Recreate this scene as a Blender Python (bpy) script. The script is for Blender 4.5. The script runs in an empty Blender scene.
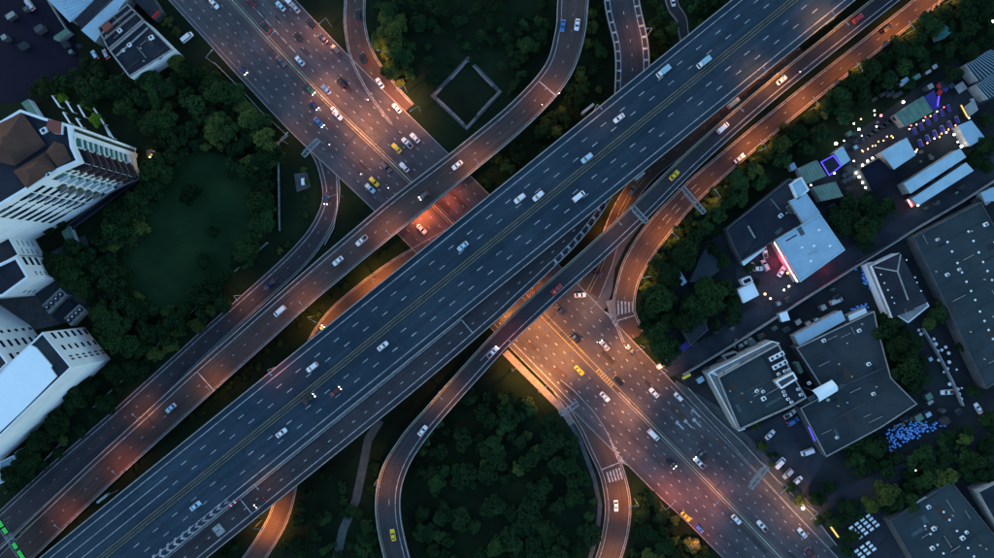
import bpy, bmesh, math, random
from mathutils import Vector, Matrix
random.seed(7)
SC = bpy.context.scene
COL = SC.collection
# ------------------------------------------------------------------ camera, sky, sun, exposure
CAM_H = 300.0
S = 0.4                                     # metres per photo pixel at ground level
cd = bpy.data.cameras.new('camera'); cam = bpy.data.objects.new('camera', cd); COL.objects.link(cam)
cam.location = (0, 0, CAM_H); cam.rotation_euler = (0, 0, 0)
cd.sensor_width = 36; cd.lens = 36 / (994 * S / CAM_H); cd.clip_end = 4000; cd.clip_start = 1
SC.camera = cam
W = bpy.data.worlds.new('World'); SC.world = W; W.use_nodes = True
nt = W.node_tree; nt.nodes.clear()
sky = nt.nodes.new('ShaderNodeTexSky'); sky.sky_type = 'NISHITA'; sky.sun_disc = False
SUN_EL, SUN_ROT = 7.0, 300.0
sky.sun_elevation = math.radians(SUN_EL); sky.sun_rotation = math.radians(SUN_ROT); sky.ozone_density = 2.3
sky.air_density = 1.0; sky.dust_density = 0.3
bg = nt.nodes.new('ShaderNodeBackground'); bg.inputs['Strength'].default_value = 0.15
wo = nt.nodes.new('ShaderNodeOutputWorld')
nt.links.new(sky.outputs[0], bg.inputs[0]); nt.links.new(bg.outputs[0], wo.inputs[0])
sd = bpy.data.lights.new('sun', 'SUN'); sd.energy = 0.05; sd.angle = math.radians(25); sd.color = (1, .93, .86)
sun = bpy.data.objects.new('sun', sd); COL.objects.link(sun)
sun.rotation_euler = (math.radians(62), 0, math.radians(180 - SUN_ROT + 20))
SC.view_settings.view_transform = 'Standard'; SC.view_settings.look = 'None'
SC.view_settings.gamma = 1; SC.view_settings.use_curve_mapping = False
SC.view_settings.exposure = 1.95
SC.render.engine = 'CYCLES'
SC.cycles.use_denoising = True
SC.cycles.max_bounces = 4; SC.cycles.diffuse_bounces = 2; SC.cycles.glossy_bounces = 2
SC.cycles.sample_clamp_indirect = 3; SC.cycles.caustics_reflective = False; SC.cycles.caustics_refractive = False

# ------------------------------------------------------------------ helpers
def P(x, y, z=0.0):
    """photo pixel -> world point at the height z where the thing really stands"""
    k = S * (CAM_H - z) / CAM_H
    return Vector(((x - 497) * k, -(y - 279) * k, z))

def mat(name, c, rough=.8, c2=None, scale=.3, mix=(.35, .65), metal=0, emit=None, es=0, rand=0, fine=.0, uvstreak=False, spec=.12):
    m = bpy.data.materials.new(name); m.use_nodes = True
    n = m.node_tree.nodes; l = m.node_tree.links
    b = n['Principled BSDF']; b.inputs['Roughness'].default_value = rough
    b.inputs['Metallic'].default_value = metal; b.inputs['Base Color'].default_value = (*c, 1)
    b.inputs['Specular IOR Level'].default_value = spec
    if emit:
        b.inputs['Emission Color'].default_value = (*emit, 1); b.inputs['Emission Strength'].default_value = es
    out = None
    if c2:
        tc = n.new('ShaderNodeTexCoord'); nz = n.new('ShaderNodeTexNoise'); rp = n.new('ShaderNodeValToRGB')
        nz.inputs['Scale'].default_value = scale; nz.inputs['Detail'].default_value = 8; nz.inputs['Roughness'].default_value = .62
        l.new(tc.outputs['Object'], nz.inputs['Vector'])
        rp.color_ramp.elements[0].position = mix[0]; rp.color_ramp.elements[1].position = mix[1]
        rp.color_ramp.elements[0].color = (*c, 1); rp.color_ramp.elements[1].color = (*c2, 1)
        l.new(nz.outputs['Fac'], rp.inputs['Fac']); out = rp.outputs['Color']
    def mul(out, fac_socket, lo, hi):
        mr = n.new('ShaderNodeMapRange'); mr.inputs['To Min'].default_value = lo; mr.inputs['To Max'].default_value = hi
        l.new(fac_socket, mr.inputs['Value'])
        hs = n.new('ShaderNodeHueSaturation')
        if out: l.new(out, hs.inputs['Color'])
        else: hs.inputs['Color'].default_value = (*c, 1)
        l.new(mr.outputs[0], hs.inputs['Value']); return hs.outputs['Color']
    if fine:
        tc2 = n.new('ShaderNodeTexCoord'); n2 = n.new('ShaderNodeTexNoise'); n2.inputs['Scale'].default_value = 1.6
        n2.inputs['Detail'].default_value = 5
        l.new(tc2.outputs['Object'], n2.inputs['Vector']); out = mul(out, n2.outputs['Fac'], 1 - fine, 1 + fine)
    if uvstreak:
        uv = n.new('ShaderNodeUVMap'); mp = n.new('ShaderNodeMapping'); mp.inputs['Scale'].default_value = (1.1, .018, 1)
        n3 = n.new('ShaderNodeTexNoise'); n3.inputs['Scale'].default_value = 1.0; n3.inputs['Detail'].default_value = 4
        l.new(uv.outputs[0], mp.inputs[0]); l.new(mp.outputs[0], n3.inputs['Vector'])
        out = mul(out, n3.outputs['Fac'], .45, 1.55)
        mp2 = n.new('ShaderNodeMapping'); mp2.inputs['Scale'].default_value = (.0, .028, 1)
        vo = n.new('ShaderNodeTexVoronoi'); vo.inputs['Scale'].default_value = 1.0
        l.new(uv.outputs[0], mp2.inputs[0]); l.new(mp2.outputs[0], vo.inputs['Vector'])
        sp = n.new('ShaderNodeSeparateColor'); l.new(vo.outputs['Color'], sp.inputs[0])
        out = mul(out, sp.outputs[0], .88, 1.12)
    if rand:
        oi = n.new('ShaderNodeObjectInfo'); out = mul(out, oi.outputs['Random'], 1 - rand, 1 + rand)
    if out: l.new(out, b.inputs['Base Color'])
    return m

M = {}
M['asphalt_blue'] = mat('asphalt_blue', (.020, .038, .056), .85, (.032, .054, .072), .05, fine=.15, uvstreak=True)
M['deck_patch'] = mat('deck_patch', (.016, .034, .052), .85, (.024, .046, .066), .4)
M['deck_patch_pale'] = mat('deck_patch_pale', (.030, .054, .076), .85, (.022, .044, .064), .4)
M['asphalt'] = mat('asphalt', (.054, .053, .062), .85, (.088, .083, .090), .07, fine=.2, uvstreak=True)
M['asphalt_dark'] = mat('asphalt_dark', (.032, .031, .038), .85, (.052, .048, .052), .07, fine=.2, uvstreak=True)
M['asphalt_warm'] = mat('asphalt_warm', (.058, .041, .038), .85, (.088, .063, .055), .06, fine=.2, uvstreak=True)
M['lane'] = mat('lane_tarmac', (.020, .026, .036), .9, (.040, .048, .060), .12, fine=.25)
M['paint'] = mat('white_paint', (.50, .51, .52), .6, (.20, .22, .24), .6, fine=.15)
M['paint_worn'] = mat('worn_paint', (.34, .35, .36), .6, (.16, .17, .18), .7, fine=.2)
M['paint_yellow'] = mat('yellow_paint', (.42, .36, .15), .6, (.24, .22, .12), .8)
M['concrete'] = mat('concrete', (.31, .32, .32), .85, (.20, .21, .21), .5, fine=.15)
M['concrete_dark'] = mat('concrete_dark', (.085, .09, .095), .9, (.05, .055, .06), .3, fine=.2)
M['pavement'] = mat('pavement', (.14, .13, .125), .9, (.22, .20, .19), .6, fine=.2)
M['path_slab'] = mat('path_slab', (.06, .07, .07), .9, (.10, .115, .11), .25, fine=.25)
M['grass'] = mat('grass', (.003, .009, .004), .95, (.010, .022, .008), .045, fine=.35)
M['lawn'] = mat('lawn', (.007, .024, .009), .95, (.017, .044, .015), .05, fine=.3)
M['soil'] = mat('soil', (.004, .009, .004), .95, (.010, .018, .008), .05, fine=.35)
M['dark_ground'] = mat('dark_ground', (.009, .013, .016), .9, (.030, .036, .040), .04, fine=.3)
M['pool_dark'] = mat('dark_lot', (.003, .004, .013), .8, (.010, .012, .026), .03, (.3, .75), fine=.15)
M['kerb'] = mat('kerb', (.34, .34, .33), .8, (.2, .2, .2), .6)
M['bark'] = mat('bark', (.07, .05, .035), .9, (.04, .03, .022), 2)
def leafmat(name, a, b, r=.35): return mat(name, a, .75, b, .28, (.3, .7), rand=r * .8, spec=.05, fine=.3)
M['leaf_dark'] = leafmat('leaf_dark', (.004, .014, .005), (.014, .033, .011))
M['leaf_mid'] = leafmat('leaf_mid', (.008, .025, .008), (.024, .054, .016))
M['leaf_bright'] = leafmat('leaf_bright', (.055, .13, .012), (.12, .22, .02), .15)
M['leaf_olive'] = leafmat('leaf_olive', (.026, .044, .012), (.062, .084, .020))
M['white_wall'] = mat('white_wall', (.80, .84, .86), .7, (.66, .71, .74), .12, fine=.06)
M['white_roof'] = mat('white_roof', (.78, .88, .90), .7, (.70, .82, .86), .06, fine=.05)
M['blue_roof'] = mat('pale_blue_roof', (.30, .46, .56), .6, (.24, .38, .48), .15, fine=.08)
M['blue_roof2'] = mat('teal_blue_roof', (.34, .52, .60), .6, (.27, .43, .52), .2, fine=.08)
M['slate_roof'] = mat('slate_roof', (.012, .021, .028), .8, (.044, .056, .062), .07, (.3, .72), fine=.2)
M['navy_roof'] = mat('navy_roof', (.009, .014, .024), .8, (.026, .033, .044), .08, fine=.25)
M['green_roof'] = mat('green_roof', (.12, .22, .17), .8, (.075, .15, .12), .3, fine=.15)
M['warehouse_roof'] = mat('warehouse_roof', (.018, .032, .038), .75, (.040, .058, .064), .07, (.3, .7), fine=.15)
M['brown_roof'] = mat('brown_roof', (.095, .050, .036), .85, (.055, .034, .030), .15, fine=.25)
M['teal_glass'] = mat('teal_glass', (.02, .10, .09), .2, (.05, .17, .15), .4)
M['olive_glass'] = mat('olive_glass', (.035, .045, .028), .25, (.08, .08, .045), .5)
M['dark_glass'] = mat('dark_glass', (.008, .012, .022), .15, spec=.6)
M['brown_balcony'] = mat('brown_balcony', (.11, .07, .065), .8, (.075, .05, .05), .5)
M['red_brown'] = mat('red_brown', (.20, .07, .055), .8)
M['steel'] = mat('galvanised_steel', (.34, .40, .42), .45, (.24, .29, .31), 1.0, metal=.5)
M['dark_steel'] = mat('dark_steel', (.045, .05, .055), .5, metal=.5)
M['tyre'] = mat('tyre_rubber', (.012, .012, .013), .9)
M['rim'] = mat('wheel_rim', (.35, .35, .36), .35, metal=.8)
M['car_glass'] = mat('car_glass', (.006, .008, .012), .08, spec=.8)
M['blue_drum'] = mat('blue_plastic', (.03, .20, .80), .35, (.05, .32, .90), 1.0, rand=.25)
M['purple_canvas'] = mat('purple_canvas', (.05, .04, .20), .8)
M['skin'] = mat('skin', (.36, .22, .16), .6)
M['cloth'] = mat('dark_cloth', (.03, .035, .06), .9, rand=.5)
M['sign_green'] = mat('sign_green', (.02, .16, .09), .4)
M['yellow'] = mat('yellow_board', (.75, .62, .06), .5)
M['red'] = mat('red_panel', (.45, .03, .03), .5)
M['dark_canvas'] = mat('dark_canvas', (.03, .045, .055), .85, (.06, .075, .08), 1.5)
M['table_white'] = mat('table_white', (.42, .42, .48), .6)
def em(name, c, s): return mat(name, (.05, .05, .05), .4, emit=c, es=s)
M['head'] = em('headlamp_lens', (1, .95, .88), 5)
M['head_off'] = mat('headlamp_glass', (.5, .5, .5), .1)
M['tail'] = em('tail_lamp_lens', (1, .02, .03), .5)
M['sodium'] = em('sodium_lens', (1, .50, .18), 10)
M['bulb_warm'] = em('warm_bulb', (1, .42, .12), 3.2)
M['bulb_white'] = em('white_bulb', (1, .93, .82), 6)
M['bulb_red'] = em('red_bulb', (1, .12, .12), 2.6)
M['neon_blue'] = em('blue_neon', (.08, .05, 1), .6)
M['neon_yellow'] = em('yellow_neon', (1, .62, .12), .35)
M['neon_pink'] = em('pink_neon', (1, .25, .5), 1.6)
M['led_green'] = em('green_led', (.02, 1, .12), .13)
M['lit_window'] = em('lit_window', (1, .75, .4), 1.5)
M['skylight'] = mat('skylight_dome', (.75, .82, .85), .3)
PAINT = {}
for nm, c in dict(white=(.78, .78, .80), silver=(.42, .45, .47), black=(.010, .010, .013), navy=(.015, .025, .075), blue=(.05, .16, .42),
                  pale_blue=(.38, .58, .72), yellow=(.80, .55, .01), red=(.42, .008, .022), dark_red=(.09, .01, .015), grey=(.08, .09, .10), green=(.03, .12, .06)).items():
    PAINT[nm] = mat('car_paint_' + nm, c, .3, spec=.6)

class MB:
    def __init__(s): s.v = []; s.f = []; s.m = []; s.mats = []; s.uv = {}
    def mi(s, m):
        if isinstance(m, str): m = M[m]
        if m not in s.mats: s.mats.append(m)
        return s.mats.index(m)
    def face(s, pts, m, uvs=None):
        b = len(s.v); s.v += [tuple(p) for p in pts]; s.f.append(tuple(range(b, b + len(pts)))); s.m.append(s.mi(m))
        if uvs: s.uv[len(s.f) - 1] = uvs
        return s
    def prism(s, poly, z0, z1, m, side=None, bottom=False):
        """poly: 2-D world points (any winding)"""
        a = sum(poly[i][0] * poly[(i + 1) % len(poly)][1] - poly[(i + 1) % len(poly)][0] * poly[i][1] for i in range(len(poly)))
        if a < 0: poly = poly[::-1]
        n = len(poly); b = len(s.v)
        s.v += [(p[0], p[1], z0) for p in poly] + [(p[0], p[1], z1) for p in poly]
        s.f.append(tuple(b + n + i for i in range(n))); s.m.append(s.mi(m))
        for i in range(n):
            j = (i + 1) % n
            s.f.append((b + i, b + j, b + n + j, b + n + i)); s.m.append(s.mi(side or m))
        if bottom: s.f.append(tuple(b + n - 1 - i for i in range(n))); s.m.append(s.mi(side or m))
        return s
    def box(s, c, size, rz=0, m='concrete', taper=1.0):
        hx, hy, hz = size[0] / 2, size[1] / 2, size[2] / 2; ca, sa = math.cos(rz), math.sin(rz); b = len(s.v)
        for z, t in ((-hz, 1), (hz, taper)):
            for x, y in ((-hx, -hy), (hx, -hy), (hx, hy), (-hx, hy)):
                s.v.append((c[0] + (x * ca - y * sa) * t, c[1] + (x * sa + y * ca) * t, c[2] + z))
        for f in ((0, 3, 2, 1), (4, 5, 6, 7), (0, 1, 5, 4), (1, 2, 6, 5), (2, 3, 7, 6), (3, 0, 4, 7)):
            s.f.append(tuple(b + i for i in f)); s.m.append(s.mi(m))
        return s
    def beam(s, a, b_, w, h, m):
        """box beam from a to b (3-D), width w, height h"""
        a = Vector(a); b_ = Vector(b_); d = (b_ - a); L = d.length
        if L < 1e-6: return s
        d /= L; up = Vector((0, 0, 1)) if abs(d.z) < .95 else Vector((1, 0, 0))
        sd_ = d.cross(up).normalized(); up = sd_.cross(d); q = len(s.v)
        for p in (a, b_):
            for x, y in ((-w / 2, -h / 2), (w / 2, -h / 2), (w / 2, h / 2), (-w / 2, h / 2)): s.v.append(tuple(p + sd_ * x + up * y))
        for f in ((3, 2, 1, 0), (4, 5, 6, 7), (0, 1, 5, 4), (1, 2, 6, 5), (2, 3, 7, 6), (3, 0, 4, 7)):
            s.f.append(tuple(q + i for i in f)); s.m.append(s.mi(m))
        return s
    def tube(s, a, b_, r0, r1, m, n=8, cap=True):
        a = Vector(a); b_ = Vector(b_); d = (b_ - a).normalized(); up = Vector((0, 0, 1)) if abs(d.z) < .95 else Vector((1, 0, 0))
        x = d.cross(up).normalized(); y = d.cross(x); q = len(s.v)
        for p, r in ((a, r0), (b_, r1)):
            for i in range(n):
                t = 2 * math.pi * i / n; s.v.append(tuple(p + (x * math.cos(t) + y * math.sin(t)) * r))
        for i in range(n):
            j = (i + 1) % n; s.f.append((q + i, q + n + i, q + n + j, q + j)); s.m.append(s.mi(m))
        if cap:
            s.f.append(tuple(q + i for i in range(n))); s.m.append(s.mi(m))
            s.f.append(tuple(q + 2 * n - 1 - i for i in range(n))); s.m.append(s.mi(m))
        return s
    def ball(s, c, r, m, nu=8, nv=5, sz=1):
        q = len(s.v)
        for j in range(1, nv):
            ph = math.pi * j / nv
            for i in range(nu):
                t = 2 * math.pi * i / nu
                s.v.append((c[0] + r * math.sin(ph) * math.cos(t), c[1] + r * math.sin(ph) * math.sin(t), c[2] + r * sz * math.cos(ph)))
        s.v.append((c[0], c[1], c[2] + r * sz)); s.v.append((c[0], c[1], c[2] - r * sz)); top = len(s.v) - 2
        for j in range(nv - 2):
            for i in range(nu):
                k = (i + 1) % nu; s.f.append((q + j * nu + i, q + (j + 1) * nu + i, q + (j + 1) * nu + k, q + j * nu + k)); s.m.append(s.mi(m))
        for i in range(nu):
            k = (i + 1) % nu
            s.f.append((top, q + i, q + k)); s.m.append(s.mi(m))
            l_ = q + (nv - 2) * nu; s.f.append((top + 1, l_ + k, l_ + i)); s.m.append(s.mi(m))
        return s
    def build(s, name, parent=None, smooth=False, label=None, local=False):
        me = bpy.data.meshes.new(name)
        off = Vector(parent.location) if (parent is not None and not local) else Vector((0, 0, 0))
        if parent is not None and not local and parent.parent is not None: off += Vector(parent.parent.location)
        if parent is not None and not local and parent.type == 'MESH' and 'org' in parent: off = Vector(parent['org'])
        me.from_pydata([(v[0] - off.x, v[1] - off.y, v[2] - off.z) for v in s.v], [], s.f)
        for m in s.mats: me.materials.append(m)
        me.polygons.foreach_set('material_index', s.m)
        if smooth: me.polygons.foreach_set('use_smooth', [True] * len(s.f))
        if s.uv:
            ul = me.uv_layers.new(name='UVMap')
            for fi, uvs in s.uv.items():
                for li, u in zip(me.polygons[fi].loop_indices, uvs): ul.data[li].uv = u
        me.update()
        o = bpy.data.objects.new(name, me); COL.objects.link(o)
        if parent is not None: o.parent = parent
        if label: o['label'] = label
        return o

def tag(o, label=None, cat=None, group=None, kind=None):
    if label:
        if not 4 <= len(label.split()) <= 16: print('BADLABEL', len(label.split()), label)
        o['label'] = label
    if cat: o['category'] = cat
    if group: o['group'] = group
    if kind: o['kind'] = kind
    return o
def thing(name, loc, label, cat, group=None, rz=0):
    o = bpy.data.objects.new(name, None); COL.objects.link(o); o.location = loc; o.rotation_euler = (0, 0, rz); o.empty_display_size = .5
    return tag(o, label, cat, group)
def dup(root, loc, rz=0, label=None, sc=None, paint=None, group=None):
    r = root.copy(); COL.objects.link(r); r.location = loc; r.rotation_euler = (0, 0, rz)
    if sc: r.scale = (sc, sc, sc) if not isinstance(sc, tuple) else sc
    if label: tag(r, label)
    if group: r['group'] = group
    def rec(a, b):
        for ch in a.children:
            c = ch.copy(); COL.objects.link(c); c.parent = b
            if paint is not None and ch.get('painted'):
                c.material_slots[0].link = 'OBJECT'; c.material_slots[0].material = paint
            rec(ch, c)
    rec(root, r)
    return r
def kill(root):
    for c in list(root.children_recursive) + [root]: bpy.data.objects.remove(c, do_unlink=True)
def XY(pts, z=0): return [tuple(P(x, y, z)[:2]) for x, y in pts]
ORD = ['first', 'second', 'third', 'fourth', 'fifth', 'sixth', 'seventh', 'eighth', 'ninth', 'tenth', 'eleventh', 'twelfth', 'thirteenth', 'fourteenth', 'fifteenth', 'sixteenth', 'seventeenth', 'eighteenth', 'nineteenth', 'twentieth', 'twenty-first', 'twenty-second', 'twenty-third', 'twenty-fourth']

# ------------------------------------------------------------------ ground sheets
def sheet(name, pts, z, m):
    b = MB(); b.prism(XY(pts), z - .3, z, m); o = b.build(name); return tag(o, kind='structure')
g = MB(); g.face([(-1500, -1500, 0), (1500, -1500, 0), (1500, 1500, 0), (-1500, 1500, 0)], 'soil'); tag(g.build('ground'), kind='structure')
sheet('lawn', [(150, 175), (200, 150), (262, 165), (272, 210), (262, 250), (225, 280), (180, 320), (120, 300), (105, 250)], .03, 'lawn')
sheet('park_ground', [(60, 90), (170, 60), (215, 66), (285, 137), (279, 215), (240, 268), (100, 405), (0, 495), (0, 300), (60, 250)], .016, 'grass')
sheet('verge', [(280, 143), (300, 150), (318, 175), (316, 215), (290, 248), (250, 285), (120, 400), (0, 505), (0, 495), (100, 405), (240, 268), (279, 215)], .022, 'grass')
sheet('lawn', [(370, -20), (545, -20), (555, 30), (535, 75), (500, 115), (450, 155), (398, 98), (368, 40)], .018, 'grass')
sheet('lawn', [(592, -20), (700, -20), (735, 0), (600, 110), (500, 190), (440, 215), (540, 118), (580, 60)], .014, 'grass')
sheet('lawn', [(505, 362), (560, 408), (585, 450), (598, 490), (602, 530), (592, 600), (415, 600), (402, 520), (410, 470), (440, 425)], .018, 'grass')
sheet('lawn', [(345, 470), (400, 400), (380, 470), (376, 520), (390, 600), (240, 600), (300, 500)], .012, 'grass')
sheet('verge', [(632, 470), (652, 486), (700, 528), (722, 560), (740, 600), (610, 600), (632, 520)], .014, 'grass')
sheet('verge', [(335, 178), (345, 180), (400, 235), (330, 262), (338, 225), (342, 200)], .012, 'grass')
sheet('verge', [(945, 0), (994, -10), (994, 30), (720, 235), (655, 270), (640, 300), (645, 345), (665, 368), (625, 350), (635, 290), (670, 236), (705, 200)], .014, 'grass')
sheet('verge', [(430, 236), (396, 262), (362, 285), (320, 330), (290, 352), (20, 575), (-20, 600), (60, 525), (150, 440), (300, 310), (400, 226)], .013, 'grass')
sheet('parking_lot', [(-60, -60), (40, -60), (75, 30), (80, 70), (30, 100), (-60, 110)], .02, 'pool_dark')
sheet('yard', [(670, 370), (994, 170), (1100, 400), (1000, 600), (860, 600), (770, 470)], .008, 'dark_ground')
sheet('yard', [(700, 235), (800, 160), (880, 90), (994, 40), (1040, 150), (960, 200), (680, 370), (640, 345)], .010, 'dark_ground')
# local lanes
def lane(name, pts, hw, z, m='lane'):
    b = MB(); w = [P(x, y) for x, y in pts]; n = len(w); L = []; R_ = []
    for i in range(n):
        d = (w[min(i + 1, n - 1)] - w[max(i - 1, 0)]).normalized(); nn = Vector((-d.y, d.x, 0)); h = hw * S
        L.append(w[i] + nn * h); R_.append(w[i] - nn * h)
    for i in range(n - 1):
        b.face([(R_[i].x, R_[i].y, z), (R_[i + 1].x, R_[i + 1].y, z), (L[i + 1].x, L[i + 1].y, z), (L[i].x, L[i].y, z)], m)
    return tag(b.build(name), kind='structure')
lane('lane', [(660, 372), (690, 358), (735, 330), (790, 295), (850, 258), (905, 225), (960, 190), (1040, 135)], 9, .045)
lane('lane', [(790, 560), (812, 513), (850, 492), (895, 474), (950, 452), (1040, 420)], 7, .045)
lane('lane', [(800, 185), (850, 160), (905, 130), (960, 103), (1010, 80)], 10, .04)
lane('footpath', [(380, 420), (368, 440), (364, 462), (356, 500), (343, 530), (334, 570)], 4.2, .05, 'path_slab')
lane('footpath', [(60, 258), (75, 285), (100, 315), (125, 345), (135, 352)], 3, .05, 'concrete_dark')
sheet('pavement', [(720, 408), (752, 440), (812, 505), (834, 545), (828, 550), (745, 470), (672, 392), (676, 380)], .06, 'concrete_dark')
sheet('yard', [(745, 432), (800, 405), (826, 458), (800, 500), (770, 470)], .03, 'lane')
sheet('yard', [(855, 515), (888, 480), (925, 560), (880, 575)], .03, 'lane')
sheet('courtyard', [(735, 260), (775, 240), (800, 285), (765, 305), (738, 300)], .03, 'lane')
sheet('courtyard', [(45, 255), (85, 235), (110, 300), (80, 320), (35, 330), (0, 330), (0, 300)], .03, 'concrete_dark')

# ------------------------------------------------------------------ roads
def spline(pts, step=6.0):
    """Catmull-Rom through control points (x, y, hw, z) in photo pixels -> dense list"""
    out = []; n = len(pts)
    for i in range(n - 1):
        p0, p1, p2, p3 = pts[max(i - 1, 0)], pts[i], pts[i + 1], pts[min(i + 2, n - 1)]
        k = max(1, int(math.dist(p1[:2], p2[:2]) / step))
        for j in range(k):
            t = j / k
            q = [.5 * ((2 * p1[a]) + (-p0[a] + p2[a]) * t + (2 * p0[a] - 5 * p1[a] + 4 * p2[a] - p3[a]) * t * t + (-p0[a] + 3 * p1[a] - 3 * p2[a] + p3[a]) * t ** 3) for a in range(2)]
            q += [p1[a] + (p2[a] - p1[a]) * (t * t * (3 - 2 * t)) for a in (2, 3)]
            out.append(q)
    out.append(list(pts[-1])); return out
class Road:
    """offsets are in photo pixels (x 0.4 m) left(-)/right(+) of the centre, looking along the points"""
    def __init__(s, pts):
        d = spline(pts); s.w = []; s.hw = []
        for x, y, hw, z in d: s.w.append(P(x, y, z)); s.hw.append(hw)
        n = len(s.w); s.t = []; s.d = [0]
        for i in range(n):
            a = s.w[min(i + 1, n - 1)] - s.w[max(i - 1, 0)]; a.z = 0; s.t.append(a.normalized())
            if i: s.d.append(s.d[-1] + (s.w[i] - s.w[i - 1]).length)
        s.L = s.d[-1]; s.lo = 0
    def at(s, dist, off, dz=0, hwf=0):
        dist = max(0, min(s.L, dist)); i = s.lo if s.d[s.lo] <= dist else 0
        while i < len(s.d) - 2 and s.d[i + 1] < dist: i += 1
        s.lo = i; f = (dist - s.d[i]) / max(1e-6, s.d[i + 1] - s.d[i])
        c = s.w[i].lerp(s.w[i + 1], f); t = s.t[i].lerp(s.t[i + 1], f).normalized(); nn = Vector((t.y, -t.x, 0))
        hw = s.hw[i] + (s.hw[i + 1] - s.hw[i]) * f
        k = S * (CAM_H - c.z) / CAM_H
        return c + nn * ((off + hwf * hw) * k) + Vector((0, 0, dz))
    def strip(s, b, o0, o1, d0, d1, dz, m, h0=0, h1=0, step=1.6, thick=0):
        n = max(1, int((d1 - d0) / step)); prev = None
        for i in range(n + 1):
            d = d0 + (d1 - d0) * i / n; a = s.at(d, o0, dz, h0); c = s.at(d, o1, dz, h1)
            if prev:
                u0 = (prev[2] / 1.0)
                uv = [(o1 * S + h1 * 6, u0), (o1 * S + h1 * 6, d), (o0 * S + h0 * 6, d), (o0 * S + h0 * 6, u0)]
                b.face([prev[1], c, a, prev[0]], m, uv)
                if thick:
                    T = Vector((0, 0, thick))
                    b.face([prev[0], a, a - T, prev[0] - T], m, uv); b.face([c, prev[1], prev[1] - T, c - T], m, uv)
                    b.face([prev[0] - T, a - T, c - T, prev[1] - T], m, uv)
            prev = (a, c, d)
    def dist(s, x, y, z=None):
        z = s.w[0].z if z is None else z
        best = (1e9, 0)
        for i, w in enumerate(s.w):
            q = P(x, y, w.z); e = (q.xy - w.xy).length
            if e < best[0]: best = (e, s.d[i])
        return best[1]
    def heading(s, x, y):
        d = s.dist(x, y); a = s.at(d - 1.5, 0); b = s.at(d + 1.5, 0); return math.atan2(b.y - a.y, b.x - a.x)
    def zat(s, x, y): return s.at(s.dist(x, y), 0).z

DZ = .07
def line(b, r, off, w=.62, d0=0, d1=None, m='paint', hwf=0):
    d1 = r.L if d1 is None else d1
    r.strip(b, off - w / 2, off + w / 2, d0, d1, DZ, m, hwf, hwf)
def dashes(b, r, off, pitch, ln, w=.62, d0=0, d1=None, m='paint', phase=0, hwf=0):
    d1 = r.L if d1 is None else d1; d = d0 + phase
    while d + ln < d1:
        if random.random() > .02: r.strip(b, off - w / 2, off + w / 2, d, d + ln, DZ, m, hwf, hwf, step=50)
        d += pitch
def wall(r, off, d0, d1, h, wpx, name, parent, m='concrete', hwf=0, base=0):
    b = MB(); r.strip(b, off - wpx / 2, off + wpx / 2, d0, d1, h, m, hwf, hwf, thick=h - base); return b.build(name, parent)
def viaduct(name, r, label, deck_m, marks, thick=1.6, parapet=.9, piers=(), cat='viaduct', capwall=('l', 'r'), pier_w=3.0, pw=.9, twin=None, d0=0, d1=None):
    d1 = r.L if d1 is None else d1
    root = thing(name, r.at(r.L / 2, 0) * 1.0, label, cat)
    root.location.z = 0
    b = MB(); r.strip(b, 0, 0, d0, d1, 0, deck_m, -1, 1, thick=thick)
    marks(b); b.build('deck', root)
    if 'l' in capwall: wall(r, pw / 2, d0, d1, parapet, pw, 'parapet', root, hwf=-1)
    if 'r' in capwall: wall(r, -pw / 2, d0, d1, parapet, pw, 'parapet', root, hwf=1)
    for d in piers:
        c = r.at(d, 0)
        if c.z < 4: continue
        t = r.at(min(r.L, d + 1), 0) - r.at(max(0, d - 1), 0); rz = math.atan2(t.y, t.x); pb = MB()
        i = min(range(len(r.d)), key=lambda k: abs(r.d[k] - d)); hw = r.hw[i] * S
        if twin:
            for sgn in (-1, 1):
                q = r.at(d, sgn * twin); pb.box((q.x, q.y, (c.z - thick - 1.5) / 2), (2.2, 2.2, c.z - thick - 1.5), rz, 'concrete')
        else: pb.box((c.x, c.y, (c.z - thick - 1.5) / 2), (2.0, pier_w, c.z - thick - 1.5), rz, 'concrete')
        pb.box((c.x, c.y, c.z - thick - .76), (2.2, hw * 1.5, 1.5), rz, 'concrete')
        pb.build('pier', root)
    return root

# --- main elevated highway (z 14), points from SW to NE : left(-) = upper-left edge
ZM = 14
def mainpt(x): return (x, 156 + .8065 * (600 - x))
R_main = Road([(x, mainpt(x)[1], 39.0, ZM) for x in (-200, 0, 200, 400, 600, 800, 1000, 1200)])
sx = .779                                   # vertical photo offset -> perpendicular offset
def mo(v): return (v - 50) * sx             # v = vertical px below the upper parapet (0..100)
dS = R_main.dist(178, mainpt(178)[1])
PITCH = 24.5 * S * (CAM_H - ZM) / CAM_H
def marks_main(b):
    for v in (8.5, 91.5): line(b, R_main, mo(v), .8)
    for v in (46.5, 53.5): line(b, R_main, mo(v), .55, m='paint_yellow')
    ph0 = (R_main.dist(652.7, 85) - dS) % PITCH
    for k, v in enumerate((21.3, 34.2)):
        line(b, R_main, mo(v), .7, d1=dS); dashes(b, R_main, mo(v), PITCH, 2.6, .8, d0=dS, phase=ph0 * .0 + 2 * k)
    for k, v in enumerate((65.6, 78.2)): dashes(b, R_main, mo(v), PITCH, 2.6, .8, phase=1 + 2.2 * k)
    for _ in range(110):                       # repairs, stains, worn lanes
        o = random.choice((mo(14), mo(27), mo(40), mo(59), mo(71), mo(84))) + random.uniform(-4, 1); q = random.uniform(0, R_main.L - 20)
        R_main.strip(b, o, o + random.uniform(1.5, 4.5), q, q + random.uniform(2, 16), .012 + random.random() * .02, random.choice(['deck_patch', 'deck_patch_pale']), step=50)
    for x, v in ((640, 8), (450, 8), (260, 8), (650, 92), (495, 92), (340, 92)):
        pass
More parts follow.
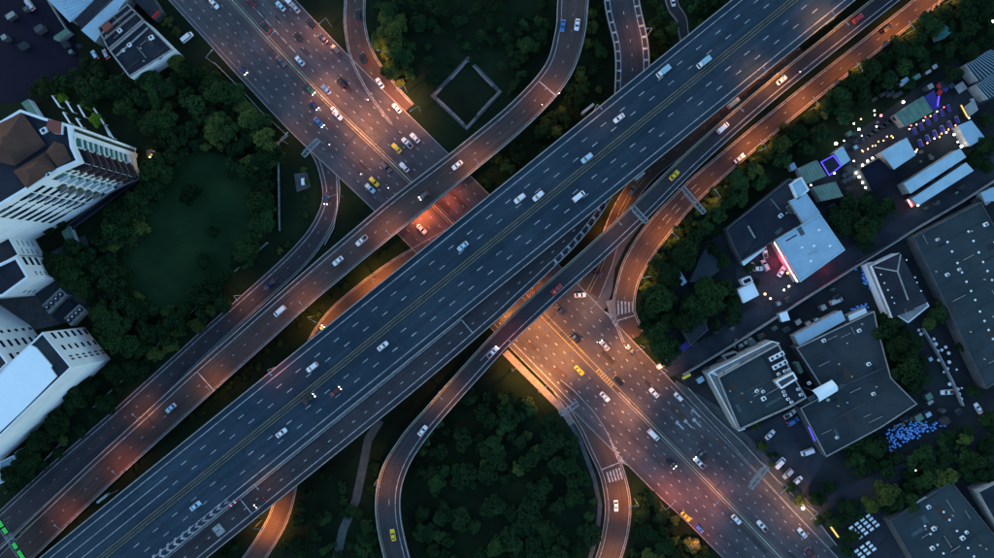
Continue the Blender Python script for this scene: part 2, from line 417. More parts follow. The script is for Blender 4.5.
main = viaduct('elevated_highway', R_main, 'wide blue-grey elevated highway crossing the whole picture diagonally, two carriageways', 'asphalt_blue', marks_main,
               1.8, 1.0, [R_main.L * k / 22 for k in range(1, 22)], twin=19, cat='elevated highway')
bm_ = MB(); R_main.strip(bm_, -1.1, 1.1, 0, R_main.L, .62, 'concrete_dark', thick=.6); bm_.build('median_barrier', main)
jb = MB()
for x in list(range(-20, 1000, 58)):
    d = R_main.dist(x, mainpt(x)[1]); R_main.strip(jb, -38, -2, d, d + .12, .012, 'concrete_dark', step=50); R_main.strip(jb, 2, 38, d, d + .12, .012, 'concrete_dark', step=50)
jb.build('expansion_joints', main)['kind'] = 'stuff'

# --- side carriageway B, rising from the hatched loop ramp K
R_B = Road([(618, -60, 17.5, 7), (621.5, 0, 17.5, 7), (631, 45, 17, 7), (632, 80, 17, 7), (628, 120, 16.5, 7), (616, 158, 14.5, 7.2), (601, 195, 10.5, 8.2), (577, 228, 10.8, 9.4), (551, 254.5, 11.3, 10.6), (517, 285.5, 11.9, 11.9), (480, 318, 12.9, 13),
            (400, 385, 13.7, 13.8), (300, 465.5, 13.7, 13.8), (200, 546, 13.7, 13.8), (100, 627, 13.7, 13.8), (0, 707, 13.7, 13.8)])
dK = R_B.dist(631, 88); dB0 = R_B.dist(600, 188); dG = R_B.dist(222, 528)
def marks_B(b):
    line(b, R_B, 5.6, .7, d1=dK + 10, hwf=-1); line(b, R_B, -5.6, .7, d1=dK + 10, hwf=1)
    d = 2
    while d < dK:
        # ladder hatching on both shoulders
        R_B.strip(b, .8, 5.4, d, d + .75, DZ, 'paint', -1, -1, step=50); R_B.strip(b, -5.4, -.8, d, d + .75, DZ, 'paint', 1, 1, step=50)
        d += 4.1
    dashes(b, R_B, 0, 5.6, 1.2, .6, d1=dK)
    dT = R_B.dist(548, 262)
    line(b, R_B, 5.8, .75, d0=dB0, d1=dT, hwf=-1)
    d = dB0
    while d < dT:
        R_B.strip(b, 1.9, 5.6, d, d + .85, DZ, 'paint', -1, -1, step=50)
        R_B.strip(b, 1.2, 2.0, d, d + 1.9, DZ, 'paint', -1, -1, step=50); d += 3.7
    line(b, R_B, 6.2, .8, d0=dT, hwf=-1)
    line(b, R_B, -2.2, .7, d0=R_B.dist(470, 330), hwf=1)
    dashes(b, R_B, .6, 5.9, 1.3, .7, d0=dT - 16)
    for x, y in ((471, 328), (248, 506)):
        dd = R_B.dist(x, y); R_B.strip(b, 6, -3, dd, dd + .35, DZ + .01, 'paint', -1, 1, step=50)
    for x, y in ((216, 529), (223, 536)):
        pass
sideroad = viaduct('side_viaduct', R_B, 'narrow two-lane viaduct hugging the lower side of the wide elevated highway', 'asphalt_dark', marks_B, 1.4, .85,
                   [R_B.L * k / 18 for k in range(1, 18)], capwall=('l', 'r'))
# gore chevrons painted between highway and side viaduct (belongs to the highway deck)
cb = MB()
U_, N_ = Vector((.778, -.628)), Vector((.628, .778))
for k in range(13):
    x = 226 - k * 7.2; c = Vector((x, mainpt(x)[1] + 45)); hw = 1.8 + min(1, k / 8) * 3.0; ax = c - U_ * 3.2
    for sg in (-1, 1):
        e = c + U_ * 1.6 + N_ * hw * sg; q = U_ * 3.0
        cb.face([P(*ax, ZM + .08), P(*e, ZM + .08), P(*(e + q), ZM + .08), P(*(ax + q), ZM + .08)][::-sg], 'paint')
cb.build('gore_marking', main)

# --- right flyover D
R_D = Road([(450, 640, 12.5, 7), (412, 600, 12.5, 7), (397, 558, 12.5, 7), (388, 512, 12.5, 7.5), (392, 476, 12.3, 8), (409, 444, 11, 8), (436, 411, 10, 8), (491, 350, 10, 8), (514, 326.5, 10.2, 8), (551.5, 291.5, 10.3, 8), (594, 254, 10.3, 8), (639, 212, 10, 8),
            (692, 160, 9.6, 8), (746, 112, 9.2, 8), (794, 72, 9.2, 8), (885, 0, 9.2, 8), (980, -75, 9.2, 8), (1060, -140, 9, 8)])
dD1 = R_D.dist(500, 350)
def marks_D(b):
    line(b, R_D, 2.2, .6, hwf=-1, m='paint_yellow'); line(b, R_D, -5.0, .7, hwf=1)
    dd = R_D.dist(496, 354)
    line(b, R_D, -.6, .6, d0=dd - 6, d1=dd + 1); line(b, R_D, 1.2, .6, d0=R_D.dist(388, 505), d1=R_D.dist(389, 497))
duct = viaduct('narrow_viaduct', R_D, 'narrow viaduct curving up from the bottom loop and running beside the highway', 'asphalt_dark', marks_D, 1.3, .85,
               [R_D.L * k / 18 for k in range(1, 18)], pier_w=2.4)
# --- curved flyover G
R_G = Road([(590, -80, 15, 8), (578, -40, 15.4, 8), (573, 0, 15.5, 8), (570, 33, 15, 8), (557, 72, 14, 8), (522, 112, 14, 8), (470, 156, 14.5, 8), (400, 211, 15.5, 8), (350, 252, 14.8, 7.6), (300, 294.5, 14.5, 6.6),
            (250, 339, 15, 5), (200, 383.5, 15.3, 3.6), (150, 429, 15, 2.4), (94, 480, 15, 1.4), (26, 545, 15, .9), (-30, 600, 15, .8)])
def marks_G(b):
    dd = R_G.dist(540, 95)
    line(b, R_G, -4.6, .7, hwf=1)
    dashes(b, R_G, -1, 6.2, 1.1, .6, m='paint_worn')
    line(b, R_G, 2.4, .45, hwf=-1, m='paint_worn')
    for x, y in ((545, 88), (205, 384)):
        q = R_G.dist(x, y); R_G.strip(b, 1, -5, q, q + .35, DZ + .01, 'paint', -1, 1, step=50)
fly = viaduct('curved_flyover', R_G, 'long curved flyover sweeping from the top edge down to the bottom-left corner', 'asphalt_warm', marks_G, 1.3, .85,
              [R_G.L * k / 20 for k in range(1, 20)], pier_w=2.6, cat='flyover')

def ground_road(name, r, m, marks, z=None, kerb=True, d0=0, d1=None, hl=-1, hr=1):
    b = MB(); d1 = r.L if d1 is None else d1
    r.strip(b, 0, 0, d0, d1, 0, m, hl, hr); marks(b)
    if kerb:
        for h, o in ((hl, -.3), (hr, .3)): r.strip(b, o - .35, o + .35, d0, d1, .11, 'kerb', h, h, thick=.25)
    return tag(b.build(name), kind='structure')
# --- ground avenue R
R_R = Road([(130, -110, 46, .2), (232, 0, 46, .2), (280, 52, 46.5, .2), (329, 103, 47, .2), (400, 171, 46, .2), (470, 241, 46, .2), (547, 319, 46, .2), (606, 379, 45.5, .2), (672, 446, 44.5, .2), (730, 505, 42, .2), (781, 558, 41, .2), (880, 662, 41, .2)])
# travelling NW->SE : right(+) is the SW side
def marks_R(b):
    for o in (-2.4, 2.4): line(b, R_R, o, .55, m='paint_yellow')
    for sgn in (-1, 1):
        for k in range(1, 5):
            dashes(b, R_R, sgn * (2.6 + 8.5 * k), 4.75, 1.15, .6, phase=random.random() * 4, m='paint')
    a, c = R_R.dist(232, 0), R_R.dist(300, 72); line(b, R_R, -11.1, .7, d0=a - 20, d1=c - 6, m='paint')
    a, c = R_R.dist(470, 241), R_R.dist(880, 640); line(b, R_R, 44.0 - 3, .6, d0=a, d1=R_R.dist(600, 372))
    line(b, R_R, -41, .5, d0=R_R.dist(640, 414), m='paint_worn'); line(b, R_R, 42.5, .5, d1=R_R.dist(300, 72), m='paint_worn')
    # yellow-black warning bars at the median nose
    q = R_R.dist(598, 371)
    for k in range(8): R_R.strip(b, -2.2, 2.2, q + k * 1.15, q + k * 1.15 + .5, DZ + .02, 'paint_yellow', step=50)
    q = R_R.dist(560, 333)
    for k in range(5): R_R.strip(b, -2.6, 1.8, q + k * 1.15, q + k * 1.15 + .5, DZ + .02, 'lane', step=50)
    # worn arrows / word marks near the right edge
    for o, dd in ((-20, 0), (-27, 2), (-34, 4), (-40, 1)):
        q = R_R.dist(664, 438) + dd; R_R.strip(b, o - .7, o + .7, q, q + 3.4, DZ + .01, 'paint', step=50)
        R_R.strip(b, o - 1.8, o + 1.8, q - 1.0, q + .1, DZ + .01, 'paint', step=50)
    # repair patches and tar seams
    for _ in range(60):
        o = random.uniform(-40, 38); q = random.uniform(0, R_R.L - 12); w = random.uniform(2, 7)
        R_R.strip(b, o, o + w, q, q + random.uniform(1.5, 9), .008 + random.random() * .01, random.choice(['asphalt_dark', 'concrete_dark', 'asphalt_warm']), step=50)
ground_road('avenue', R_R, 'asphalt', marks_R)
mb_ = MB(); R_R.strip(mb_, -.7, .7, 0, R_R.dist(520, 292), .8, 'concrete', thick=.8); tag(mb_.build('median_barrier'), 'low concrete barrier along the middle of the avenue, upper left of the highway', 'barrier')
mb_ = MB(); R_R.strip(mb_, -.7, .7, R_R.dist(618, 391), R_R.L, .8, 'concrete', thick=.8); tag(mb_.build('median_barrier'), 'low concrete barrier along the middle of the avenue, lower right of the highway', 'barrier')
# --- outer ramp E
R_E = Road([(1010, -65, 9.2, .14), (928, 0, 9.2, .14), (860, 53.5, 9.2, .14), (799, 101.5, 9.2, .14), (740, 150, 9.6, .14), (690, 194, 10.5, .14), (656, 232, 12, .14), (637, 260, 11.5, .14), (627, 285, 10.5, .14), (624, 312, 11, .14), (634, 338, 12, .14)])
def marks_E(b):
    line(b, R_E, 1.5, .6, hwf=-1); line(b, R_E, -1.5, .6, hwf=1)
    dashes(b, R_E, 0, 9.5, 1.3, .6, m='paint_worn', d1=R_E.dist(705, 180))
    a = R_E.dist(700, 186)
    for o in (-2.5, 2.5): dashes(b, R_E, o, 5.5, 3.0, .5, d0=a, d1=a + 20)
    dashes(b, R_E, 0, 8, 1.2, .6, m='paint_worn', d0=a + 22)
    q = R_E.dist(624.5, 303)
    for k in range(6): R_E.strip(b, -9.3 + k * 3.6, -9.3 + k * 3.6 + 1.7, q - 1.6, q + 3.4, DZ + .01, 'paint', step=50)
    R_E.strip(b, -10, 10, q + 5, q + 5.4, DZ + .01, 'paint', step=50)
ground_road('outer_ramp', R_E, 'asphalt_warm', marks_E)
R_F = Road([(360, -60, 10, .16), (355, 0, 10, .16), (355.5, 30, 10.5, .16), (364, 60, 12, .16), (384, 92, 14, .16), (402, 114, 15, .16)])
def marks_F(b):
    line(b, R_F, 1.4, .6, hwf=-1, m='paint'); line(b, R_F, -1.4, .6, hwf=1, m='paint'); dashes(b, R_F, 0, 6, 1.2, .5, m='paint_worn')
ground_road('slip_road', R_F, 'asphalt_warm', marks_F)
R_I = Road([(282, 108, 6, .08), (302, 130, 7, .08), (320, 152, 8, .08), (329, 175, 8.5, .08), (331, 200, 8, .08), (321, 228, 9, .08), (296, 260, 10, .08), (240, 311, 10, .08), (200, 347, 10.5, .08), (130, 413, 12.5, .08), (52, 482, 13.5, .08), (-20, 548, 13.5, .08), (-60, 586, 13.5, .08)])
def marks_I(b):
    line(b, R_I, -3.5, .55, d0=R_I.dist(320, 160), hwf=1); line(b, R_I, 1.5, .5, d0=R_I.dist(329, 178), hwf=-1, m='paint_worn')
    dashes(b, R_I, 0, 6.3, 1, .5, m='paint_worn')
ground_road('slip_road', R_I, 'asphalt_dark', marks_I)
R_J = Road([(450, 238, 9, .10), (425, 252, 9, .10), (398, 268, 9.5, .10), (366, 291, 9.5, .10), (338, 316, 10, .10), (320, 340, 10, .10), (309, 368, 10, .10), (300, 410, 9, .10), (292, 455, 9, .10), (284.5, 498, 9.5, .10), (275, 525, 9.5, .10), (253, 560, 9.5, .10), (220, 600, 9.5, .10)])
def marks_J(b):
    line(b, R_J, 1.3, .5, hwf=-1, m='paint_worn'); line(b, R_J, -1.3, .5, hwf=1, m='paint_worn')
ground_road('underpass_road', R_J, 'asphalt_warm', marks_J)
R_M = Road([(556, 384, 6, .12), (572, 402, 9, .12), (588, 423, 11, .12), (600, 446, 12, .12), (612, 473, 12, .12), (618, 503, 12.5, .12), (616, 530, 12.5, .12), (608, 560, 12, .12), (588, 610, 12, .12)])
def marks_M(b):
    line(b, R_M, 1.5, .6, hwf=-1); line(b, R_M, -3.2, .5, hwf=1)
    q = R_M.dist(613, 470)
    for k in range(5): R_M.strip(b, -9 + k * 3.2, -9 + k * 3.2 + 1.5, q - 1, q + 3.4, DZ + .01, 'paint', step=50)
    R_M.strip(b, -10, 9, q - 3, q - 2.6, DZ + .01, 'paint', step=50)
ground_road('slip_road', R_M, 'asphalt_warm', marks_M)
R_L = Road([(668, -60, 5.5, .06), (671, 0, 5.5, .06), (681, 18, 5, .06), (684, 36, 4.5, .06), (692, 62, 4.5, .06), (712, 88, 4.5, .06)])
ground_road('service_road', R_L, 'asphalt_dark', lambda b: line(b, R_L, -.8, .4, hwf=1, m='paint_worn'))
R_Q = Road([(800, 48, 8, .055), (760, 82, 8, .055), (733, 105, 8, .055), (690, 140, 8, .055), (655, 166, 8, .055), (635, 188, 8, .055), (621, 212, 8.5, .055), (610, 240, 9, .055), (600, 268, 10, .055), (588, 292, 12, .055)])
def marks_Q(b):
    a = R_Q.dist(645, 182); line(b, R_Q, -1.5, .5, d0=a, m='paint_yellow'); line(b, R_Q, 1.5, .5, d0=a, m='paint_yellow'); dashes(b, R_Q, 0, 7, 1.2, .5, m='paint_worn', d1=a)
ground_road('service_road', R_Q, 'asphalt_warm', marks_Q)
jb2 = MB(); jb2.prism(XY([(640, 226), (560, 292), (590, 322), (606, 308), (612, 292), (615, 268), (626, 246)]), -.3, .052, 'asphalt'); tag(jb2.build('junction_apron'), kind='structure')
# pavement beside avenue and loop exit
lane('pavement', [(505, 352), (530, 377), (562, 409), (580, 440), (594, 478), (600, 505), (597, 535), (588, 565)], 2.2, .19, 'concrete_dark')
lane('pavement', [(505, 352), (530, 377), (562, 409), (572, 424)], 3.4, .21, 'pavement')
lane('pavement', [(642, 352), (655, 372), (668, 384)], 2.2, .15, 'pavement')
# traffic island at the mouth of the outer ramp
ib = MB(); ib.prism(XY([(606, 301), (615, 299), (616, 312), (617, 322), (609, 314)]), 0, .33, 'pavement', 'kerb'); tag(ib.build('traffic_island'), 'small triangular kerbed traffic island where the outer ramp meets the avenue', 'traffic island')
gm = MB()
for k, (x, y) in enumerate(((612, 315), (614, 319), (616, 324))):
    a, c, e = P(x - 6 + k, y - 2, .26), P(x, y + 3, .26), P(x + 3, y - 3, .26); q = Vector((0, .55, 0))
    gm.face([a, c, c + q, a + q], 'paint'); gm.face([c, e, e + q, c + q], 'paint')
x0 = P(613, 444, .26); x1 = P(621, 462, .26); x2 = P(608, 444, .26)
for (a, c) in (((610, 440), (618, 460)), ((618, 460), (627, 465))): 
    gm.beam(P(*a, .255), P(*c, .255), .35, .02, 'paint')
for k in range(4): gm.beam(P(612 + k * 2.3, 446 + k * 4.2, .255), P(617 + k * 2.6, 449 + k * 4.4, .255), .4, .02, 'paint')
for k in range(4):                             # chevrons where flyover and slip road meet
    x, y = 21 - k * 6, 537 + k * 6
    gm.beam(P(x - 5, y - 1, .75), P(x, y, .75), .5, .02, 'paint'); gm.beam(P(x, y, .75), P(x - 1, y + 5, .75), .5, .02, 'paint')
tag(gm.build('road_marking'), kind='structure')
# ------------------------------------------------------------------ vehicles (local frame: +X forward)
def car_template(kind):
    L, Wd, H = dict(sedan=(4.6, 1.85, 1.42), hatchback=(4.0, 1.75, 1.5), suv=(4.8, 1.95, 1.78), pickup=(5.3, 1.9, 1.75), van=(5.2, 1.95, 2.0), truck=(5.7, 2.0, 2.5))[kind]
    root = thing(kind if kind not in ('suv', 'sedan') else {'suv': 'sport_utility_car', 'sedan': 'sedan_car'}[kind], (0, 0, 0), None, None)
    b = MB(); w = Wd / 2; l = L / 2
    zb = .35; belt = .92 if kind in ('sedan', 'hatchback') else 1.08
    hood = belt - .12
    secs = [(l, w * .70, zb + .12, hood - .22), (l - .18, w * .90, zb, hood - .06), (l * .62, w, zb, hood), (l * .3, w, zb, belt), (-l * .62, w, zb, belt), (-l + .2, w * .92, zb, belt - .04), (-l, w * .78, zb + .1, belt - .16)]
    if kind == 'van': secs = [(l, w * .8, zb + .1, 1.0), (l - .25, w * .95, zb, 1.15), (l * .62, w, zb, 1.25), (-l + .15, w, zb, 1.25), (-l, w * .92, zb, 1.2)]
    if kind == 'truck': secs = [(l, w * .86, zb, 1.1), (l - .15, w * .95, zb, 1.3), (l - 1.7, w * .95, zb, 1.3), (l - 1.75, w * .6, zb + .1, .9), (-l, w * .6, zb + .1, .9)]
    prev = None
    for (x, hw, z0, z1) in secs:
        ring = [(x, -hw, z0), (x, -hw, z0 + (z1 - z0) * .7), (x, -hw * .9, z1), (x, hw * .9, z1), (x, hw, z0 + (z1 - z0) * .7), (x, hw, z0)]
        if prev:
            for i in range(6):
                j = (i + 1) % 6; b.face([prev[i], prev[j], ring[j], ring[i]], 'white_wall')
        else: b.face(ring[::-1], 'white_wall')
        prev = ring
    b.face(prev, 'white_wall')
    g = MB()
    def cabin(x0, x1, xr0, xr1, ztop, zlow, wt=.72):
        bot = [(x0, -w * .9, zlow), (x1, -w * .9, zlow), (x1, w * .9, zlow), (x0, w * .9, zlow)]
        top = [(xr0, -w * wt, ztop), (xr1, -w * wt, ztop), (xr1, w * wt, ztop), (xr0, w * wt, ztop)]
        for i in range(4):
            j = (i + 1) % 4; g.face([bot[i], bot[j], top[j], top[i]], 'car_glass')
        t2 = [(xr0 - .05, -w * wt - .03, ztop), (xr1 + .05, -w * wt - .03, ztop), (xr1 + .05, w * wt + .03, ztop), (xr0 - .05, w * wt + .03, ztop)]
        b.prism([(p[0], p[1]) for p in t2], ztop - .01, ztop + .06, 'white_wall')
        for i in range(4): b.beam(bot[i], top[i], .07, .07, 'white_wall')
    if kind == 'sedan': cabin(-l * .72, l * .38, -l * .42, l * .08, H, belt - .02)
    if kind == 'hatchback': cabin(-l * .93, l * .48, -l * .78, l * .12, H, belt - .02)
    if kind == 'suv': cabin(-l * .95, l * .45, -l * .84, l * .15, H, belt - .02, .78)
    if kind == 'pickup':
        cabin(-l * .28, l * .42, -l * .16, l * .12, H, belt - .02, .76)
    if kind == 'van': cabin(-l * .97, l * .78, -l * .93, l * .48, H, 1.22, .84)
    if kind == 'truck': cabin(l - 1.72, l - .15, l - 1.65, l - .55, 2.1, 1.28, .8)
    o = b.build('body', root, local=True); o['painted'] = 1
    g.build('window', root, local=True)
    if kind == 'pickup':
        c = MB(); c.prism([(-l + .12, -w * .78), (-l * .32, -w * .78), (-l * .32, w * .78), (-l + .12, w * .78)], belt - .02, belt + .012, 'dark_steel'); c.build('cargo_bed', root, local=True)
    if kind == 'truck':
        c = MB(); c.box((-.92, 0, 1.7), (3.75, 2.02, 1.6), 0, 'blue_roof2'); c.build('cargo_box', root, local=True)
    wb = MB(); wb.tube((0, -.11, 0), (0, .11, 0), .33, .33, 'tyre', 12); wr = MB(); wr.tube((0, -.13, 0), (0, .13, 0), .2, .2, 'rim', 10)
    first = None
    for x in (l * .62, -l * .6):
        for y in (-w + .10, w - .10):
            if first is None: first = wb.build('wheel', root, local=True); q = first; rim0 = wr.build('rim', first, local=True)
            else: q = first.copy(); COL.objects.link(q); rr = rim0.copy(); COL.objects.link(rr); rr.parent = q
            q.location = (x, y, .33)
    hb = MB(); hb.box((0, 0, 0), (.26, .36, .16), 0, 'head'); h0 = None
    zc = hood - .16 if kind not in ('van', 'truck') else .95
    for s in (-1, 1):
        if h0 is None: h0 = hb.build('headlight', root, local=True); q = h0; q['lamp'] = 1
        else: q = h0.copy(); COL.objects.link(q)
        q.location = (l - .07, s * w * .62, zc)
    tb = MB(); tb.box((0, 0, 0), (.12, .32, .16), 0, 'tail'); t0 = None
    for s in (-1, 1):
        if t0 is None: t0 = tb.build('tail_light', root, local=True); q = t0
        else: q = t0.copy(); COL.objects.link(q)
        q.location = (-l + .02, s * w * .66, zc + .05)
    return root
CT = {k: car_template(k) for k in ('sedan', 'hatchback', 'suv', 'pickup', 'van', 'truck')}
CATN = dict(sedan='car', hatchback='car', suv='car', pickup='pickup truck', van='van', truck='truck')
def car(x, y, road, kind, paint, label, lit=0, flip=False, head=None, z=None, group=None):
    if road is not None:
        a = road.heading(x, y) if head is None else math.radians(head)
        zz = road.zat(x, y) if z is None else z
        if road is R_main: zz = ZM
    else: a = math.radians(head); zz = z or .06
    if flip: a += math.pi
    p = P(x, y, zz)
    r = dup(CT[kind], (p.x, p.y, zz + .02), a + random.uniform(-.03, .03), paint=PAINT[paint])
    r.name = CT[kind].name
    for c in r.children:
        if c.get('lamp') or c.name.startswith('headlight'):
            if not lit:
                c.material_slots[0].link = 'OBJECT'; c.material_slots[0].material = M['head_off']
    tag(r, label, 'taxi' if 'taxi' in label else CATN[kind], group)
    return r
T = 'main highway'
